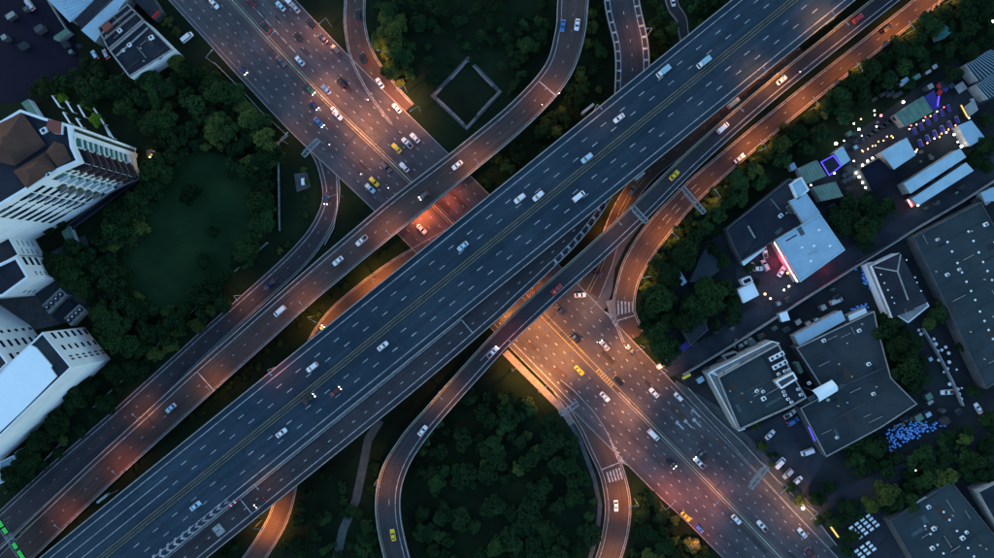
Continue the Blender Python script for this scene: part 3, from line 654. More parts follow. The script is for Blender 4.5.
cars = [
 # upper left avenue, travelling SE on the lower-left half
 (214.7, 4.4, R_R, 'sedan', 'white', 'white car alone near the top-left end of the avenue', 0),
 (243.3, 70.4, R_R, 'hatchback', 'navy', 'dark blue car with lit headlamps beside the left edge of the avenue', 1),
 (281.5, 61.4, R_R, 'sedan', 'grey', 'very dark car left of the median, above the green-grey pickup', 0),
 (309.7, 89.5, R_R, 'pickup', 'green', 'grey-green pickup with lit headlamps just left of the avenue median', 1),
 (314.7, 105.6, R_R, 'hatchback', 'navy', 'dark blue car with glowing headlamps right behind the bright blue car', 1),
 (319.3, 122.5, R_R, 'sedan', 'blue', 'bright blue car with a white bonnet on the avenue, upper left', 1),
 (337.8, 115.7, R_R, 'sedan', 'white', 'white car in the lane next to the median, right of the bright blue car', 0),
 (386, 167.4, R_R, 'suv', 'grey', 'dark car close to the median just above the curved flyover', 0),
 (374.4, 182, R_R, 'sedan', 'yellow', 'yellow taxi side by side with a pale blue car above the curved flyover', 0),
 (370.4, 188.5, R_R, 'sedan', 'pale_blue', 'pale blue car side by side with the yellow taxi above the flyover', 0),
 # right half, travelling NW
 (266, 27.6, R_R, 'sedan', 'black', 'black car near the solid white line at the top of the avenue', 0, 1),
 (251, 2, R_R, 'sedan', 'dark_red', 'dark red car cut by the top edge right of the avenue median', 0, 1),
 (281, 6.6, R_R, 'sedan', 'pale_blue', 'pale blue and white car at the top edge of the avenue, left of two others', 0, 1),
 (287.5, 0.5, R_R, 'suv', 'white', 'white car cut by the top edge of the avenue', 0, 1),
 (295.6, 8.5, R_R, 'sedan', 'silver', 'silver car rightmost of the three near the avenue top edge', 0, 1),
 (311.7, 23.7, R_R, 'suv', 'black', 'black car uppermost of three dark cars along the avenue right edge', 0, 1),
 (323.7, 39.2, R_R, 'sedan', 'navy', 'dark navy car in the middle of three along the avenue right edge', 0, 1),
 (336.2, 50.3, R_R, 'suv', 'grey', 'dark grey car lowest of three along the avenue right edge', 0, 1),
 (298.6, 38.2, R_R, 'sedan', 'black', 'black car in mid lane left of the three dark cars by the edge', 0, 1),
 (300.2, 61.4, R_R, 'sedan', 'pale_blue', 'pale blue car just right of the yellow median line, upper avenue', 0, 1),
 (326.8, 90, R_R, 'sedan', 'blue', 'blue and white car beside the median left of a black car', 0, 1),
 (341.9, 84.1, R_R, 'suv', 'black', 'black car with white front two lanes right of the median', 0, 1),
 (335.4, 111, R_R, 'hatchback', 'white', 'small white car touching the median line beside another white car', 0, 1),
 (396.8, 148.3, R_R, 'sedan', 'yellow', 'yellow and black taxi near the median, farther up than the other taxi', 0, 1),
 (415, 138.2, R_R, 'sedan', 'white', 'white car at the avenue right edge just above the curved flyover', 0, 1),
 (407.4, 143.3, R_R, 'pickup', 'white', 'white pickup with dark bed left of the white car above the flyover', 0, 1),
 (404.4, 167.4, R_R, 'sedan', 'white', 'white car with blue windows about to pass under the curved flyover', 0, 1),
 (421.7, 229.2, R_R, 'sedan', 'white', 'white car in the red-lit gap between flyover and wide highway', 0),
 # slip road from top
 (358.6, 15.7, R_F, 'sedan', 'black', 'black car highest on the slip road coming from the top edge', 0, 1),
 (364.4, 58.4, R_F, 'sedan', 'black', 'black car halfway down the slip road, below another black one', 0, 1),
 (380, 83.5, R_F, 'sedan', 'white', 'white car on the slip road just above where it joins the avenue', 0, 1),
 (397, 108.6, R_F, 'sedan', 'white', 'white car where the slip road merges into the avenue right edge', 0, 1),
 # slip road left
 (326.8, 198.6, R_I, 'sedan', 'navy', 'navy car with bright lamps in the bend of the left slip road', 1),
 (270.4, 284.5, R_I, 'sedan', 'navy', 'dark navy car on the left slip road beside the flyover', 0),
 # flyover
 (562.6, 26.2, R_G, 'sedan', 'blue', 'blue and white car left of a white one on the curved flyover top', 0),
 (577, 25.2, R_G, 'sedan', 'white', 'white car right of a blue one on the curved flyover top', 0),
 (457.3, 165.4, R_G, 'sedan', 'white', 'white car on the flyover just right of where it crosses the avenue', 0),
 (424, 195.6, R_G, 'hatchback', 'grey', 'dark car with lit headlamps on the flyover right above the avenue', 1),
 (362, 240.6, R_G, 'pickup', 'white', 'white pickup with dark bed on the flyover left of the avenue', 0),
 (338.2, 261, R_G, 'sedan', 'white', 'white car on the flyover between a white pickup and a white van', 0),
 (280.5, 311, R_G, 'van', 'white', 'white van on the flyover, lowest of three white vehicles in line', 0),
 (171.6, 407.8, R_G, 'sedan', 'pale_blue', 'pale blue car alone on the lower left part of the flyover', 0),
 # highway upper carriageway (SW bound)
 (703, 63, R_main, 'truck', 'white', 'pale blue box truck next to the highway median near the top edge', 0, 1),
 (662.8, 72, R_main, 'truck', 'white', 'pale blue box truck in the outer highway lane near the top edge', 0, 1),
 (618.7, 118.5, R_main, 'sedan', 'white', 'white car with blue windows on the upper carriageway below two box trucks', 0, 1),
 (586.7, 158.4, R_main, 'suv', 'pale_blue', 'pale blue car beside the highway median right of two white cars', 0, 1),
 (538.2, 196.2, R_main, 'suv', 'white', 'white car on the highway, right one of a close pair', 0, 1),
 (519.7, 198.6, R_main, 'suv', 'white', 'white car on the highway, left one of a close pair', 0, 1),
 (462.8, 246.3, R_main, 'sedan', 'pale_blue', 'pale blue white-roofed car alone in the middle of the upper carriageway', 0, 1),
 (312.7, 367, R_main, 'suv', 'white', 'white car with dark roof window on the lower left of the upper carriageway', 0, 1),
 # lower carriageway (NE bound)
 (578.5, 196.6, R_main, 'van', 'white', 'long white car in the lower carriageway at the highway centre', 0),
 (383.1, 345.9, R_main, 'sedan', 'white', 'white car in the lower carriageway just right of two dark cars', 0),
 (335.8, 391.5, R_main, 'sedan', 'dark_red', 'dark red car with bright headlamps in the lower carriageway', 1),
 (309.7, 398.6, R_main, 'sedan', 'black', 'black car with bright headlamps left of the dark red car on highway', 1),
 (282, 432.5, R_main, 'sedan', 'white', 'white car in the lower carriageway left of two dark headlamp-lit cars', 0),
 (196.2, 505.4, R_main, 'sedan', 'pale_blue', 'pale blue car near the painted chevrons at the lower left highway end', 0),
 (260.4, 502.3, R_B, 'sedan', 'black', 'black car with bright headlamps on the side viaduct, bottom left', 1),
 # narrow viaduct D
 (393.2, 534.5, R_D, 'sedan', 'yellow', 'yellow taxi at the bottom of the loop viaduct', 0),
 (422.8, 430.3, R_D, 'sedan', 'white', 'white car climbing the loop viaduct above its bend', 0),
 (492.6, 352, R_D, 'pickup', 'white', 'white and dark car on the narrow viaduct beside the orange-lit avenue', 1),
 (556.5, 289.1, R_D, 'sedan', 'red', 'bright red car on the narrow viaduct', 0),
 (673.8, 175.5, R_D, 'sedan', 'yellow', 'yellow taxi on the narrow viaduct near two sign gantries', 0),
 (722.3, 128.2, R_D, 'van', 'white', 'white van on the narrow viaduct in the upper right', 0),
 (781, 80.5, R_D, 'sedan', 'white', 'white car on the orange-lit stretch of narrow viaduct near the top right', 0),
 (857, 19, R_D, 'sedan', 'red', 'red car on the narrow viaduct at the top edge', 0),
 # outer ramp
 (738.8, 158.8, R_E, 'sedan', 'white', 'white car with dark windows on the outer ramp', 1, 1),
 (886, 29, R_E, 'suv', 'black', 'black car on the outer ramp near the top right corner', 0, 1),
 # ground roads in the gap
 (732.8, 103.6, R_Q, 'truck', 'white', 'pale box truck in the dark gap between highway and narrow viaduct', 0, 1),
 (631, 191.5, R_Q, 'suv', 'grey', 'dark car in the gap beside the yellow lines under the highway edge', 0, 1),
 (672.4, 2, R_L, 'hatchback', 'white', 'white car at the top end of the thin service road', 0),
 # underpass
 (320.3, 331, R_J, 'sedan', 'black', 'black car with glowing headlamps on the orange underpass bend', 1, 1),
 # lower right avenue
 (579, 370.4, R_R, 'sedan', 'yellow', 'yellow taxi on the orange-lit lower half of the avenue', 0),
 (604.5, 396.6, R_R, 'sedan', 'white', 'white car directly below the yellow taxi on the avenue', 0),
 (653, 434.5, R_R, 'van', 'white', 'white van next to the median of the lower avenue', 0),
 (670.4, 462.6, R_R, 'suv', 'black', 'black car with lit headlamps left of the white pickup, lower avenue', 1),
 (685.5, 516, R_R, 'sedan', 'yellow', 'yellow taxi at the red-lit left edge of the avenue, bottom', 0),
 (698.6, 528, R_R, 'hatchback', 'blue', 'blue car under the tree edge just ahead of the bottom taxi', 0),
 (735.8, 519, R_R, 'sedan', 'white', 'white car left of the median at the bottom, opposite a white pickup', 0),
 (761.6, 525.5, R_R, 'pickup', 'white', 'white pickup right of the median at the bottom of the avenue', 0, 1),
 (801.6, 532.5, R_R, 'sedan', 'pale_blue', 'pale blue car at the avenue right edge near the yellow-lit sign', 0, 1),
 (809, 552.6, R_R, 'sedan', 'dark_red', 'dark red car at the very bottom of the avenue', 0, 1),
 (575, 338.2, R_R, 'suv', 'black', 'black car just right of the median where the avenue leaves the viaduct', 0, 1),
 (560.2, 310.6, R_R, 'pickup', 'grey', 'dark grey pickup half under the narrow viaduct edge', 0, 1),
 (604.5, 345.3, R_R, 'sedan', 'silver', 'silver car with white headlamps two lanes right of the median', 1, 1),
 (630.8, 350.5, R_R, 'sedan', 'navy', 'dark purple-blue car with headlamps below the zebra crossing island', 1, 1),
 (618.2, 380.5, R_R, 'suv', 'black', 'black car beside the yellow-black median nose', 0, 1),
 (653.7, 392.6, R_R, 'sedan', 'white', 'white car with dark roof opening, larger of two in mid avenue', 0, 1),
 (678, 396.6, R_R, 'hatchback', 'white', 'small white car in the right-edge lane near the yellow board', 0, 1),
 (699, 462.6, R_R, 'pickup', 'white', 'white pickup beside a black car just right of the median, lower avenue', 1, 1),
 (701.6, 454.5, R_R, 'suv', 'black', 'black car beside the white pickup, lower avenue', 0, 1),
 (615.7, 505.4, R_M, 'sedan', 'white', 'white car on the orange-lit exit road below the zebra crossing', 0),
]
for c in cars:
    car(*c[:6], lit=c[6], flip=bool(c[7]) if len(c) > 7 else False)
car(580, 295, None, 'sedan', 'white', 'white car turning crosswise under the edge of the narrow viaduct', z=.22, head=3)
car(596.8, 271.4, None, 'sedan', 'dark_red', 'dark red car on the ground between narrow viaduct and outer ramp', z=.07, head=-40)
for x, y, k, p, h, lb in ((789.2, 413.7, 'pickup', 'white', 33, 'white pickup in the lot, topmost at the roof corner'), (792.4, 421, 'suv', 'blue', 30, 'white and blue car just below the topmost pickup in the lot'),
    (769.5, 434.4, 'sedan', 'white', 45, 'white car alone in the left of the parking lot'), (806.5, 451.6, 'van', 'white', 200, 'white van parked at the lower roof corner of the slate building'),
    (779, 462.6, 'van', 'white', 45, 'white van leftmost of three parked above the gantry arm'), (787.1, 473.4, 'suv', 'silver', 225, 'silver car in the middle of three parked above the gantry arm'),
    (797.3, 479.8, 'hatchback', 'white', 40, 'white small car rightmost of three parked above the gantry arm'), (835, 300.8, 'van', 'silver', 25, 'silver van beside the lane wall near the blue drums'),
    (946, 392, 'pickup', 'white', 183, 'white pickup beside the white wall in the right yard'), (977, 408, 'sedan', 'white', 118, 'white car half hidden by trees right of the white wall'),
    (763.8, 251.5, 'pickup', 'white', 105, 'white pickup beside the end of the long white canopy'), (764.4, 265.2, 'suv', 'silver', 118, 'silver-blue car in the middle of the red-lit courtyard'),
    (757, 268.7, 'sedan', 'white', 0, 'white car in the courtyard left of the silver-blue car'), (750.4, 267.4, 'hatchback', 'white', 60, 'small white car leftmost in the courtyard below the canopy'),
    (781, 271.6, 'sedan', 'white', 60, 'white car nearest the neon wall of the pale blue roof'), (95.6, 55.3, 'hatchback', 'pale_blue', 125, 'pale blue car in the dark yard left of the slate roofs'),
    (106.6, 54.3, 'hatchback', 'silver', 120, 'silver car close to the corner of the slate roofs'), (31, 5, 'van', 'silver', 125, 'silver van in the dark lot at the top left'),
    (188, 38, 'van', 'white', 40, 'white van on the verge left of the avenue top'), (662, 364, 'van', 'white', 30, 'white van parked under trees at the lane corner')):
    car(x, y, None, k, p, lb, z=.07, head=h)
for k in CT.values(): kill(k)

# motorcycles with riders
def rider_template():
    root = thing('motorcycle', (0, 0, 0), None, None)
    b = MB(); b.beam((-.5, 0, .62), (.45, 0, .72), .26, .22, 'dark_steel'); b.beam((.45, 0, .8), (.7, 0, .35), .1, .1, 'dark_steel'); b.build('frame', root, local=True)
    s = MB(); s.beam((-.75, 0, .8), (.1, 0, .8), .28, .1, 'tyre'); s.build('seat', root, local=True)
    h = MB(); h.beam((.42, -.35, 1.02), (.42, .35, 1.02), .05, .05, 'dark_steel'); h.build('handlebar', root, local=True)
    wv = MB(); wv.tube((0, -.06, 0), (0, .06, 0), .3, .3, 'tyre', 12); w0 = wv.build('wheel', root, local=True); w0.location = (.72, 0, .3)
    w1 = w0.copy(); COL.objects.link(w1); w1.location = (-.62, 0, .3)
    hl = MB(); hl.box((.6, 0, .88), (.12, .22, .18), 0, 'head'); hl.build('headlight', root, local=True)
    tl = MB(); tl.box((-.8, 0, .72), (.08, .22, .12), 0, 'tail'); tl.build('tail_light', root, local=True)
    return root
def person_mesh(joints, edges, name, matn):
    me = bpy.data.meshes.new(name); me.from_pydata([j[:3] for j in joints], edges, [])
    o = bpy.data.objects.new(name, me); COL.objects.link(o)
    m = o.modifiers.new('skin', 'SKIN'); 
    for i, j in enumerate(joints):
        sv = me.skin_vertices[0].data[i] if me.skin_vertices else None
        if sv is None: break
        sv.radius = (j[3], j[3])
    o.modifiers.new('sub', 'SUBSURF').levels = 1
    return o
def make_person(seated=True):
    if seated: J = [(-.2, 0, .92, .15), (-.12, 0, 1.15, .16), (-.02, 0, 1.38, .15), (0, 0, 1.52, .06), (.04, 0, 1.66, .11), (-.02, .2, 1.40, .07), (.12, .3, 1.18, .05), (.40, .3, 1.06, .045), (-.02, -.2, 1.40, .07), (.12, -.3, 1.18, .05), (.40, -.3, 1.06, .045),
                    (.15, .18, .86, .09), (.05, .2, .45, .065), (.17, .2, .34, .05), (.15, -.18, .86, .09), (.05, -.2, .45, .065), (.17, -.2, .34, .05)]
    else: J = [(0, 0, .95, .15), (0, 0, 1.15, .14), (0, 0, 1.38, .16), (0, 0, 1.50, .06), (.02, 0, 1.64, .105), (0, .2, 1.38, .07), (.02, .26, 1.12, .05), (.1, .27, .88, .04), (0, -.2, 1.38, .07), (-.02, -.26, 1.12, .05), (-.05, -.27, .88, .04),
               (.08, .1, .5, .08), (.0, .1, .06, .055), (.14, .1, .04, .045), (-.08, -.1, .5, .08), (-.2, -.1, .06, .055), (-.06, -.1, .04, .045)]
    E = [(0, 1), (1, 2), (2, 3), (3, 4), (2, 5), (5, 6), (6, 7), (2, 8), (8, 9), (9, 10), (0, 11), (11, 12), (12, 13), (0, 14), (14, 15), (15, 16)]
    bmm = bmesh.new(); sl = bmm.verts.layers.skin.verify(); vs = []
    for j in J:
        v = bmm.verts.new(j[:3]); v[sl].radius = (j[3], j[3]); vs.append(v)
    vs[0][sl].use_root = True
    for a, b in E: bmm.edges.new((vs[a], vs[b]))
    me = bpy.data.meshes.new('person'); bmm.to_mesh(me); bmm.free()
    o = bpy.data.objects.new('person', me); COL.objects.link(o); o.modifiers.new('skin', 'SKIN'); s = o.modifiers.new('sub', 'SUBSURF'); s.levels = 1; s.render_levels = 1
    dg = bpy.context.evaluated_depsgraph_get(); m2 = bpy.data.meshes.new_from_object(o.evaluated_get(dg))
    m2.materials.clear(); m2.materials.append(M['cloth']); m2.materials.append(M['skin']); m2.materials.append(M['white_wall'])
    for p in m2.polygons:
        c = p.center; p.use_smooth = True
        p.material_index = 1 if (c.z > 1.5 or (seated and c.x > .33 and c.z > .98) or (not seated and c.z < .93 and abs(c.y) > .22)) else 0
        if c.z > 1.68 or (c.z > 1.58 and c.x < 0): p.material_index = 0
    bpy.data.objects.remove(o, do_unlink=True)
    return m2
ps, pst = make_person(True), make_person(False)
bt = rider_template()
for i, (x, y, r, fl, wh) in enumerate(((369.6, 101.2, R_R, 1, 'with red tail lamp left of the slip road merge'), (360, 173.4, R_R, 0, 'left of the yellow taxi above the flyover'), (387.5, 187, R_R, 0, 'right of the yellow taxi just above the flyover'),
        (328.8, 143.9, R_R, 0, 'beside the small sign gantry on the upper avenue'), (798, 73.4, R_D, 0, 'near the white car on the upper narrow viaduct'), (543, 104, R_G, 0, 'on the curved flyover below its white joint line'), (598, 343, R_R, 1, 'just left of the silver car on lower avenue'), (560, 92.5, R_G, 0, 'on the flyover bend near its right wall'))):
    z = r.zat(x, y); p = P(x, y, z); a = r.heading(x, y) + (math.pi if fl else 0)
    q = dup(bt, (p.x, p.y, z + .03), a); tag(q, 'small dark motorcycle ' + wh, 'motorcycle', 'motorcycles in the traffic'); q.name = 'motorcycle'
    pr = bpy.data.objects.new('person', ps); COL.objects.link(pr); pr.location = (p.x, p.y, z + .03); pr.rotation_euler = (0, 0, a)
    tag(pr, 'person riding the motorcycle ' + wh, 'person', 'motorcycle riders')
kill(bt)
for x, y, h, lb in ((627.5, 355, 40, 'person in dark clothes standing on the avenue below the zebra crossing'), (580, 441, 80, 'person in dark clothes walking on the pavement by the loop exit'), (790, 287, 20, 'person in dark clothes near the two white lamps in the courtyard'), (569, 391, 200, 'person in dark clothes on the pavement beside the orange-lit avenue')):
    p = P(x, y); pr = bpy.data.objects.new('person', pst); COL.objects.link(pr); pr.location = (p.x, p.y, .22); pr.rotation_euler = (0, 0, math.radians(h)); tag(pr, lb, 'person')

# ------------------------------------------------------------------ street lamps
LK = 1.2
def lightdata(name, col, e, size=.3, spot=True, ang=132):
    d = bpy.data.lights.new(name, 'SPOT' if spot else 'POINT'); d.color = col; d.energy = e * LK; d.shadow_soft_size = size
    if spot: d.spot_size = math.radians(ang); d.spot_blend = .8
    return d
ORANGE, WARM, PINK, RED, COOL = (1, .33, .055), (1, .40, .13), (1, .34, .12), (1, .15, .045), (.75, .85, 1)
lamp_data = {}
def lamp(x, y, z0, ang, col, e, label, h=10.5, arm=3.2, glow='sodium', ncat='street lamp'):
    """ang: direction of the arm in the picture, degrees counter-clockwise from right"""
    p = P(x, y, z0); r = thing('street_lamp', p, label, ncat, 'street lamps along the roads'); r.rotation_euler = (0, 0, 0)
    a = math.radians(ang); dx, dy = math.cos(a), math.sin(a)
    b = MB(); b.tube(p, p + Vector((0, 0, h)), .16, .09, 'steel', 8); b.build('pole', r)
    b = MB(); t = p + Vector((0, 0, h)); q = t + Vector((dx * arm, dy * arm, .5)); b.beam(t, q, .13, .13, 'steel'); b.build('arm', r)
    b = MB(); b.box((q.x + dx * .3, q.y + dy * .3, q.z), (.95, .42, .2), a, 'steel'); hd_ = b.build('lamp_head', r)
    b = MB(); b.box((q.x + dx * .3, q.y + dy * .3, q.z - .14), (.7, .3, .07), a, glow); b.build('lens', hd_)
    key = (col, e)
    if key not in lamp_data: lamp_data[key] = lightdata('lamp_light', col, e)
    lo = bpy.data.objects.new('lamp_light', lamp_data[key]); COL.objects.link(lo); lo.parent = r; lo.location = Vector((q.x + dx * .3, q.y + dy * .3, q.z - .25)) - p
    return r
E0 = 2600
lamps = [
 (331.8, 27, 0, 225, PINK, E0 * .9, 'street lamp in the grass wedge between avenue and top slip road'),
 (391, 60, 0, 170, ORANGE, E0 * .9, 'street lamp in the grass right of the top slip road'),
 (407, 92, 0, 215, PINK, E0 * 1.95, 'street lamp where the top slip road meets the avenue'),
 (421, 112, 0, 215, PINK, E0 * .8, 'street lamp above the flyover on the avenue right side'),
 (216, 65, 0, 45, WARM, E0 * .25, 'street lamp by the park fence near the avenue top left'),
 (288, 144, 0, 40, WARM, E0 * .3, 'street lamp at the corner of the park fence'),
 (343, 197, 0, 200, PINK, E0 * .35, 'street lamp in the grass triangle left of the flyover'),
 (325, 101, 0, 45, PINK, E0 * 1.35, 'street lamp on the avenue median beside the dark blue car'),
 (360, 131, 0, 45, PINK, E0 * 1.80, 'street lamp on the avenue median upper left of the flyover'),
 (276, 47, 0, 45, PINK, E0 * .35, 'street lamp on the avenue median near the top edge'),
 (376, 147, 0, 225, PINK, E0 * .6, 'street lamp on the avenue median closest above the flyover'),
 (512, 368.4, 0, 45, ORANGE, E0 * 2.2, 'street lamp at the grass corner under the narrow viaduct'),
 (538, 389, 0, 45, ORANGE, E0 * 2.7, 'street lamp in the grass left of the orange avenue'),
 (573, 346, 0, 225, ORANGE, E0 * 2.4, 'street lamp on the avenue median by the yellow taxi'),
 (594, 301, 0, 225, WARM, E0 * .8, 'street lamp near the turning white car and traffic island'),
 (548, 321, 0, 225, ORANGE, E0 * 1.6, 'street lamp on the median at the narrow viaduct edge'),
 (599, 372, 0, 45, ORANGE, E0 * 1.3, 'street lamp on the median above the yellow-black nose'),
 (640, 345, 0, 200, ORANGE, E0 * 1.4, 'street lamp at the right kerb below the zebra crossing'),
 (662, 368, 0, 200, ORANGE, E0 * 1.0, 'street lamp at the kerb left of the lane corner'),
 (630, 403, 0, 225, PINK, E0 * 1.3, 'street lamp on the median below the yellow-black nose'),
 (646, 276.5, 0, 190, ORANGE, E0 * 1.2, 'street lamp outside the bend of the outer ramp'),
 (673, 240, 0, 140, ORANGE, E0 * 1.1, 'street lamp right of the outer ramp below the gantry'),
 (713, 200, 0, 130, ORANGE, E0 * .5, 'street lamp right of the outer ramp above the gantry'),
 (757, 152, 0, 130, ORANGE, E0 * 1.2, 'street lamp beside the outer ramp near its white car'),
 (808, 111, 0, 130, ORANGE, E0 * 1.2, 'street lamp beside the outer ramp in its middle'),
 (850, 78, 0, 130, ORANGE, E0 * .8, 'street lamp beside the outer ramp second from its top'),
 (900, 38, 0, 130, ORANGE, E0 * 1.3, 'street lamp beside the outer ramp near the black car'),
 (938, 8, 0, 130, ORANGE, E0 * 1.0, 'street lamp beside the outer ramp at the top edge'),
 (376, 279, 0, 300, ORANGE, E0 * 2.2, 'street lamp inside the orange underpass bend by the highway'),
 (314, 316, 0, 330, ORANGE, E0 * 1.2, 'street lamp left of the orange underpass bend'),
 (262, 520, 0, 0, ORANGE, E0 * 2.2, 'street lamp beside the orange road at the bottom left'),
 (634, 498, 0, 180, ORANGE, E0 * 1.2, 'street lamp right of the exit road near its white car'),
 (604, 560, 0, 0, WARM, E0 * .8, 'street lamp at the bottom edge left of the exit road'),
 (660, 502, 0, 45, (1, .24, .11), E0 * 1.3, 'street lamp at the avenue left edge by the bottom taxi'),
 (684, 540, 0, 45, (1, .24, .11), E0 * .9, 'street lamp among bushes at the bottom left of the avenue'),
 (715, 489, 0, 225, (1, .28, .14), E0 * .9, 'street lamp on the median near the lower avenue end'),
 (778, 480, 0, 215, WARM, E0 * .5, 'street lamp on the pavement left of the parking lot'),
 (807, 505, 0, 215, WARM, E0 * .9, 'street lamp on the pavement at the lower right of the avenue'),
 (620, 456, 0, 60, PINK, E0 * .8, 'street lamp on the painted nose where the exit road splits off'),
]
for a in lamps: lamp(*a)
def decklamp(x, y, r, side, col, e, label, hwf=1):
    d = r.dist(x, y); c = r.at(d, .6 * side, .8, side); k = S * (CAM_H - c.z) / CAM_H
    px, py = c.x / k + 497, 279 - c.y / k; i = r.at(d, 0)
    lamp(px, py, c.z - .1, math.degrees(math.atan2(i.y - c.y, i.x - c.x)), col, e, label, h=8.5, arm=1.8)
for x, y, r, s, c, e, lb in (
  (545, 93, R_G, -1, PINK, E0 * .55, 'lamp on the flyover wall near the white joint line, top'), (470, 156, R_G, -1, WARM, E0 * .55, 'lamp on the flyover wall right of the avenue'), (385, 223, R_G, -1, PINK, E0 * .6, 'lamp on the flyover wall left of the avenue'),
  (300, 294, R_G, -1, ORANGE, E0 * .4, 'lamp on the flyover wall beside the white van'), (210, 375, R_G, -1, ORANGE, E0 * .45, 'lamp on the flyover wall halfway to the lower left corner'), (120, 456, R_G, -1, (1, .26, .12), E0 * .5, 'lamp on the flyover wall in the reddish patch at lower left'), (60, 510, R_G, -1, (1, .26, .12), E0 * .35, 'lamp on the flyover wall next to the green-lit gantry'),
  (140, 402, R_I, -1, PINK, E0 * .4, 'lamp at the left slip road edge by the white block'), (250, 302, R_I, 1, PINK, E0 * .35, 'lamp at the left slip road edge by the navy car'),
  (450, 397, R_D, -1, ORANGE, E0 * .5, 'lamp on the viaduct wall above the loop bend'), (388, 480, R_D, -1, ORANGE, E0 * .55, 'lamp on the loop viaduct wall at its left bend'), (512, 340, R_D, 1, RED, E0 * .35, 'lamp on the viaduct wall by the white and dark car'),
  (620, 232, R_D, -1, PINK, E0 * .25, 'lamp on the viaduct wall just before the small gantry'), (735, 121, R_D, -1, ORANGE, E0 * .35, 'lamp on the viaduct wall by the white van'), (775, 88, R_D, -1, ORANGE, E0 * .9, 'lamp on the viaduct wall by the upper white car'), (840, 36, R_D, -1, ORANGE, E0 * .4, 'lamp on the viaduct wall near the red car'),
  (735, 47, R_main, 1, ORANGE, E0 * .55, 'lamp on the highway lower wall in the warm patch near the top'), (800, -6, R_main, 1, ORANGE, E0 * .8, 'lamp on the highway lower wall at the top edge'), (300, 398, R_main, -1, RED, E0 * .35, 'lamp on the highway upper wall near the lower left white car'), (620, 140, R_main, -1, ORANGE, E0 * .15, 'lamp on the highway upper wall below the box trucks'),
  (270, 490, R_B, 1, ORANGE, E0 * .15, 'lamp on the side viaduct wall by its black car'), (636, 40, R_B, -1, PINK, E0 * .4, 'lamp on the wall of the hatched loop ramp')): decklamp(x, y, r, s, c, e, lb)
# fixtures under the decks
def underlight(x, y, z, col, e, label):
    p = P(x, y, z); r = thing('underpass_light', p, label, 'ceiling light', 'lights under the decks')
    b = MB(); b.box(p, (1.2, .4, .25), .7, 'steel'); b.build('housing', r); b = MB(); b.box(p - Vector((0, 0, .15)), (1.0, .3, .05), .7, 'sodium'); b.build('lens', r)
    key = ('u', col, e)
    if key not in lamp_data: lamp_data[key] = lightdata('lamp_light', col, e, spot=True, ang=165)
    lo = bpy.data.objects.new('lamp_light', lamp_data[key]); COL.objects.link(lo); lo.parent = r; lo.location = (0, 0, -.3)
for x, y, z, c, e, lb in ((420, 213, 6.0, (1, .19, .05), E0 * 1.1, 'underpass light beneath the flyover left of the avenue centre'), (447, 196, 6.0, RED, E0 * .35, 'underpass light beneath the flyover right of the avenue centre'), (450, 246, 11, RED, E0 * .6, 'underpass light beneath the wide highway upper edge'),
    (618, 200, 6, ORANGE, E0 * .35, 'underpass light near the highway edge above the yellow lines'), (514, 322, 6, ORANGE, E0 * 1.0, 'underpass light beneath the narrow viaduct above the orange avenue'), (540, 297, 6, (1, .25, .06), E0 * .55, 'underpass light in the orange strip between the two viaducts'), (607, 232, 6, (1, .25, .06), E0 * .5, 'underpass light near the yellow lines under the narrow viaduct')): underlight(x, y, z, c, e, lb)

# ------------------------------------------------------------------ gantries and signs
def gantry(a, b_, z0, h, label, panel=None, sign=True, width=1.6, bothlegs=True):
    A = P(*a, z0 + h); B = P(*b_, z0 + h); A0 = A.copy(); A0.z = z0; r = thing('sign_gantry', A0, label, 'sign gantry')
    d = (B - A).normalized(); nn = Vector((-d.y, d.x, 0)) * width / 2
    for q in ([A, B] if bothlegs else [A]):
        m = MB(); m.tube((q.x, q.y, z0), (q.x, q.y, z0 + h), .25, .2, 'steel', 8); m.build('post', r)
    m = MB()
    for s in (-1, 1):
        for dz in (0, 1.0): m.beam(A + nn * s + Vector((0, 0, dz)), B + nn * s + Vector((0, 0, dz)), .2, .2, 'steel')
    n = max(3, int((B - A).length / 1.6))
    for k in range(n + 1):
        c = A.lerp(B, k / n)
        m.beam(c - nn, c + nn, .12, .12, 'steel'); m.beam(c - nn + Vector((0, 0, 1)), c + nn + Vector((0, 0, 1)), .12, .12, 'steel')
        if k < n: e = A.lerp(B, (k + 1) / n); m.beam(c - nn + Vector((0, 0, 1)), e + nn + Vector((0, 0, 1)), .09, .09, 'steel')
    m.build('truss', r)
    if sign:
        c = A.lerp(B, .5); m = MB(); rz = math.atan2(d.y, d.x)
        m.box((c.x - nn.x * 1.25, c.y - nn.y * 1.25, c.z + .2), ((B - A).length * .7, .12, 2.6), rz, 'steel'); m.build('sign_panel', r)
    return r
gantry((319, 140), (303.5, 156), 0, 7, 'steel sign gantry arm reaching over the left edge of the upper avenue', bothlegs=False)
gantry((632.5, 207), (646.5, 222), 8.6, 5.5, 'pale steel sign gantry across the narrow viaduct')
gantry((682, 187), (704, 213), 0, 7, 'larger steel sign gantry spanning the outer ramp')
gantry((560, 414), (578, 403), 0, 7, 'steel sign arm over the exit lane beside the loop', bothlegs=False)
gantry((767, 466), (750, 488), 0, 7, 'steel sign arm over the right edge of the lower avenue', bothlegs=False)
g = gantry((0, 522), (25, 560), .9, 6.5, 'toll-style gantry with green glowing lane signals at the lower left corner', sign=False, width=2.2)
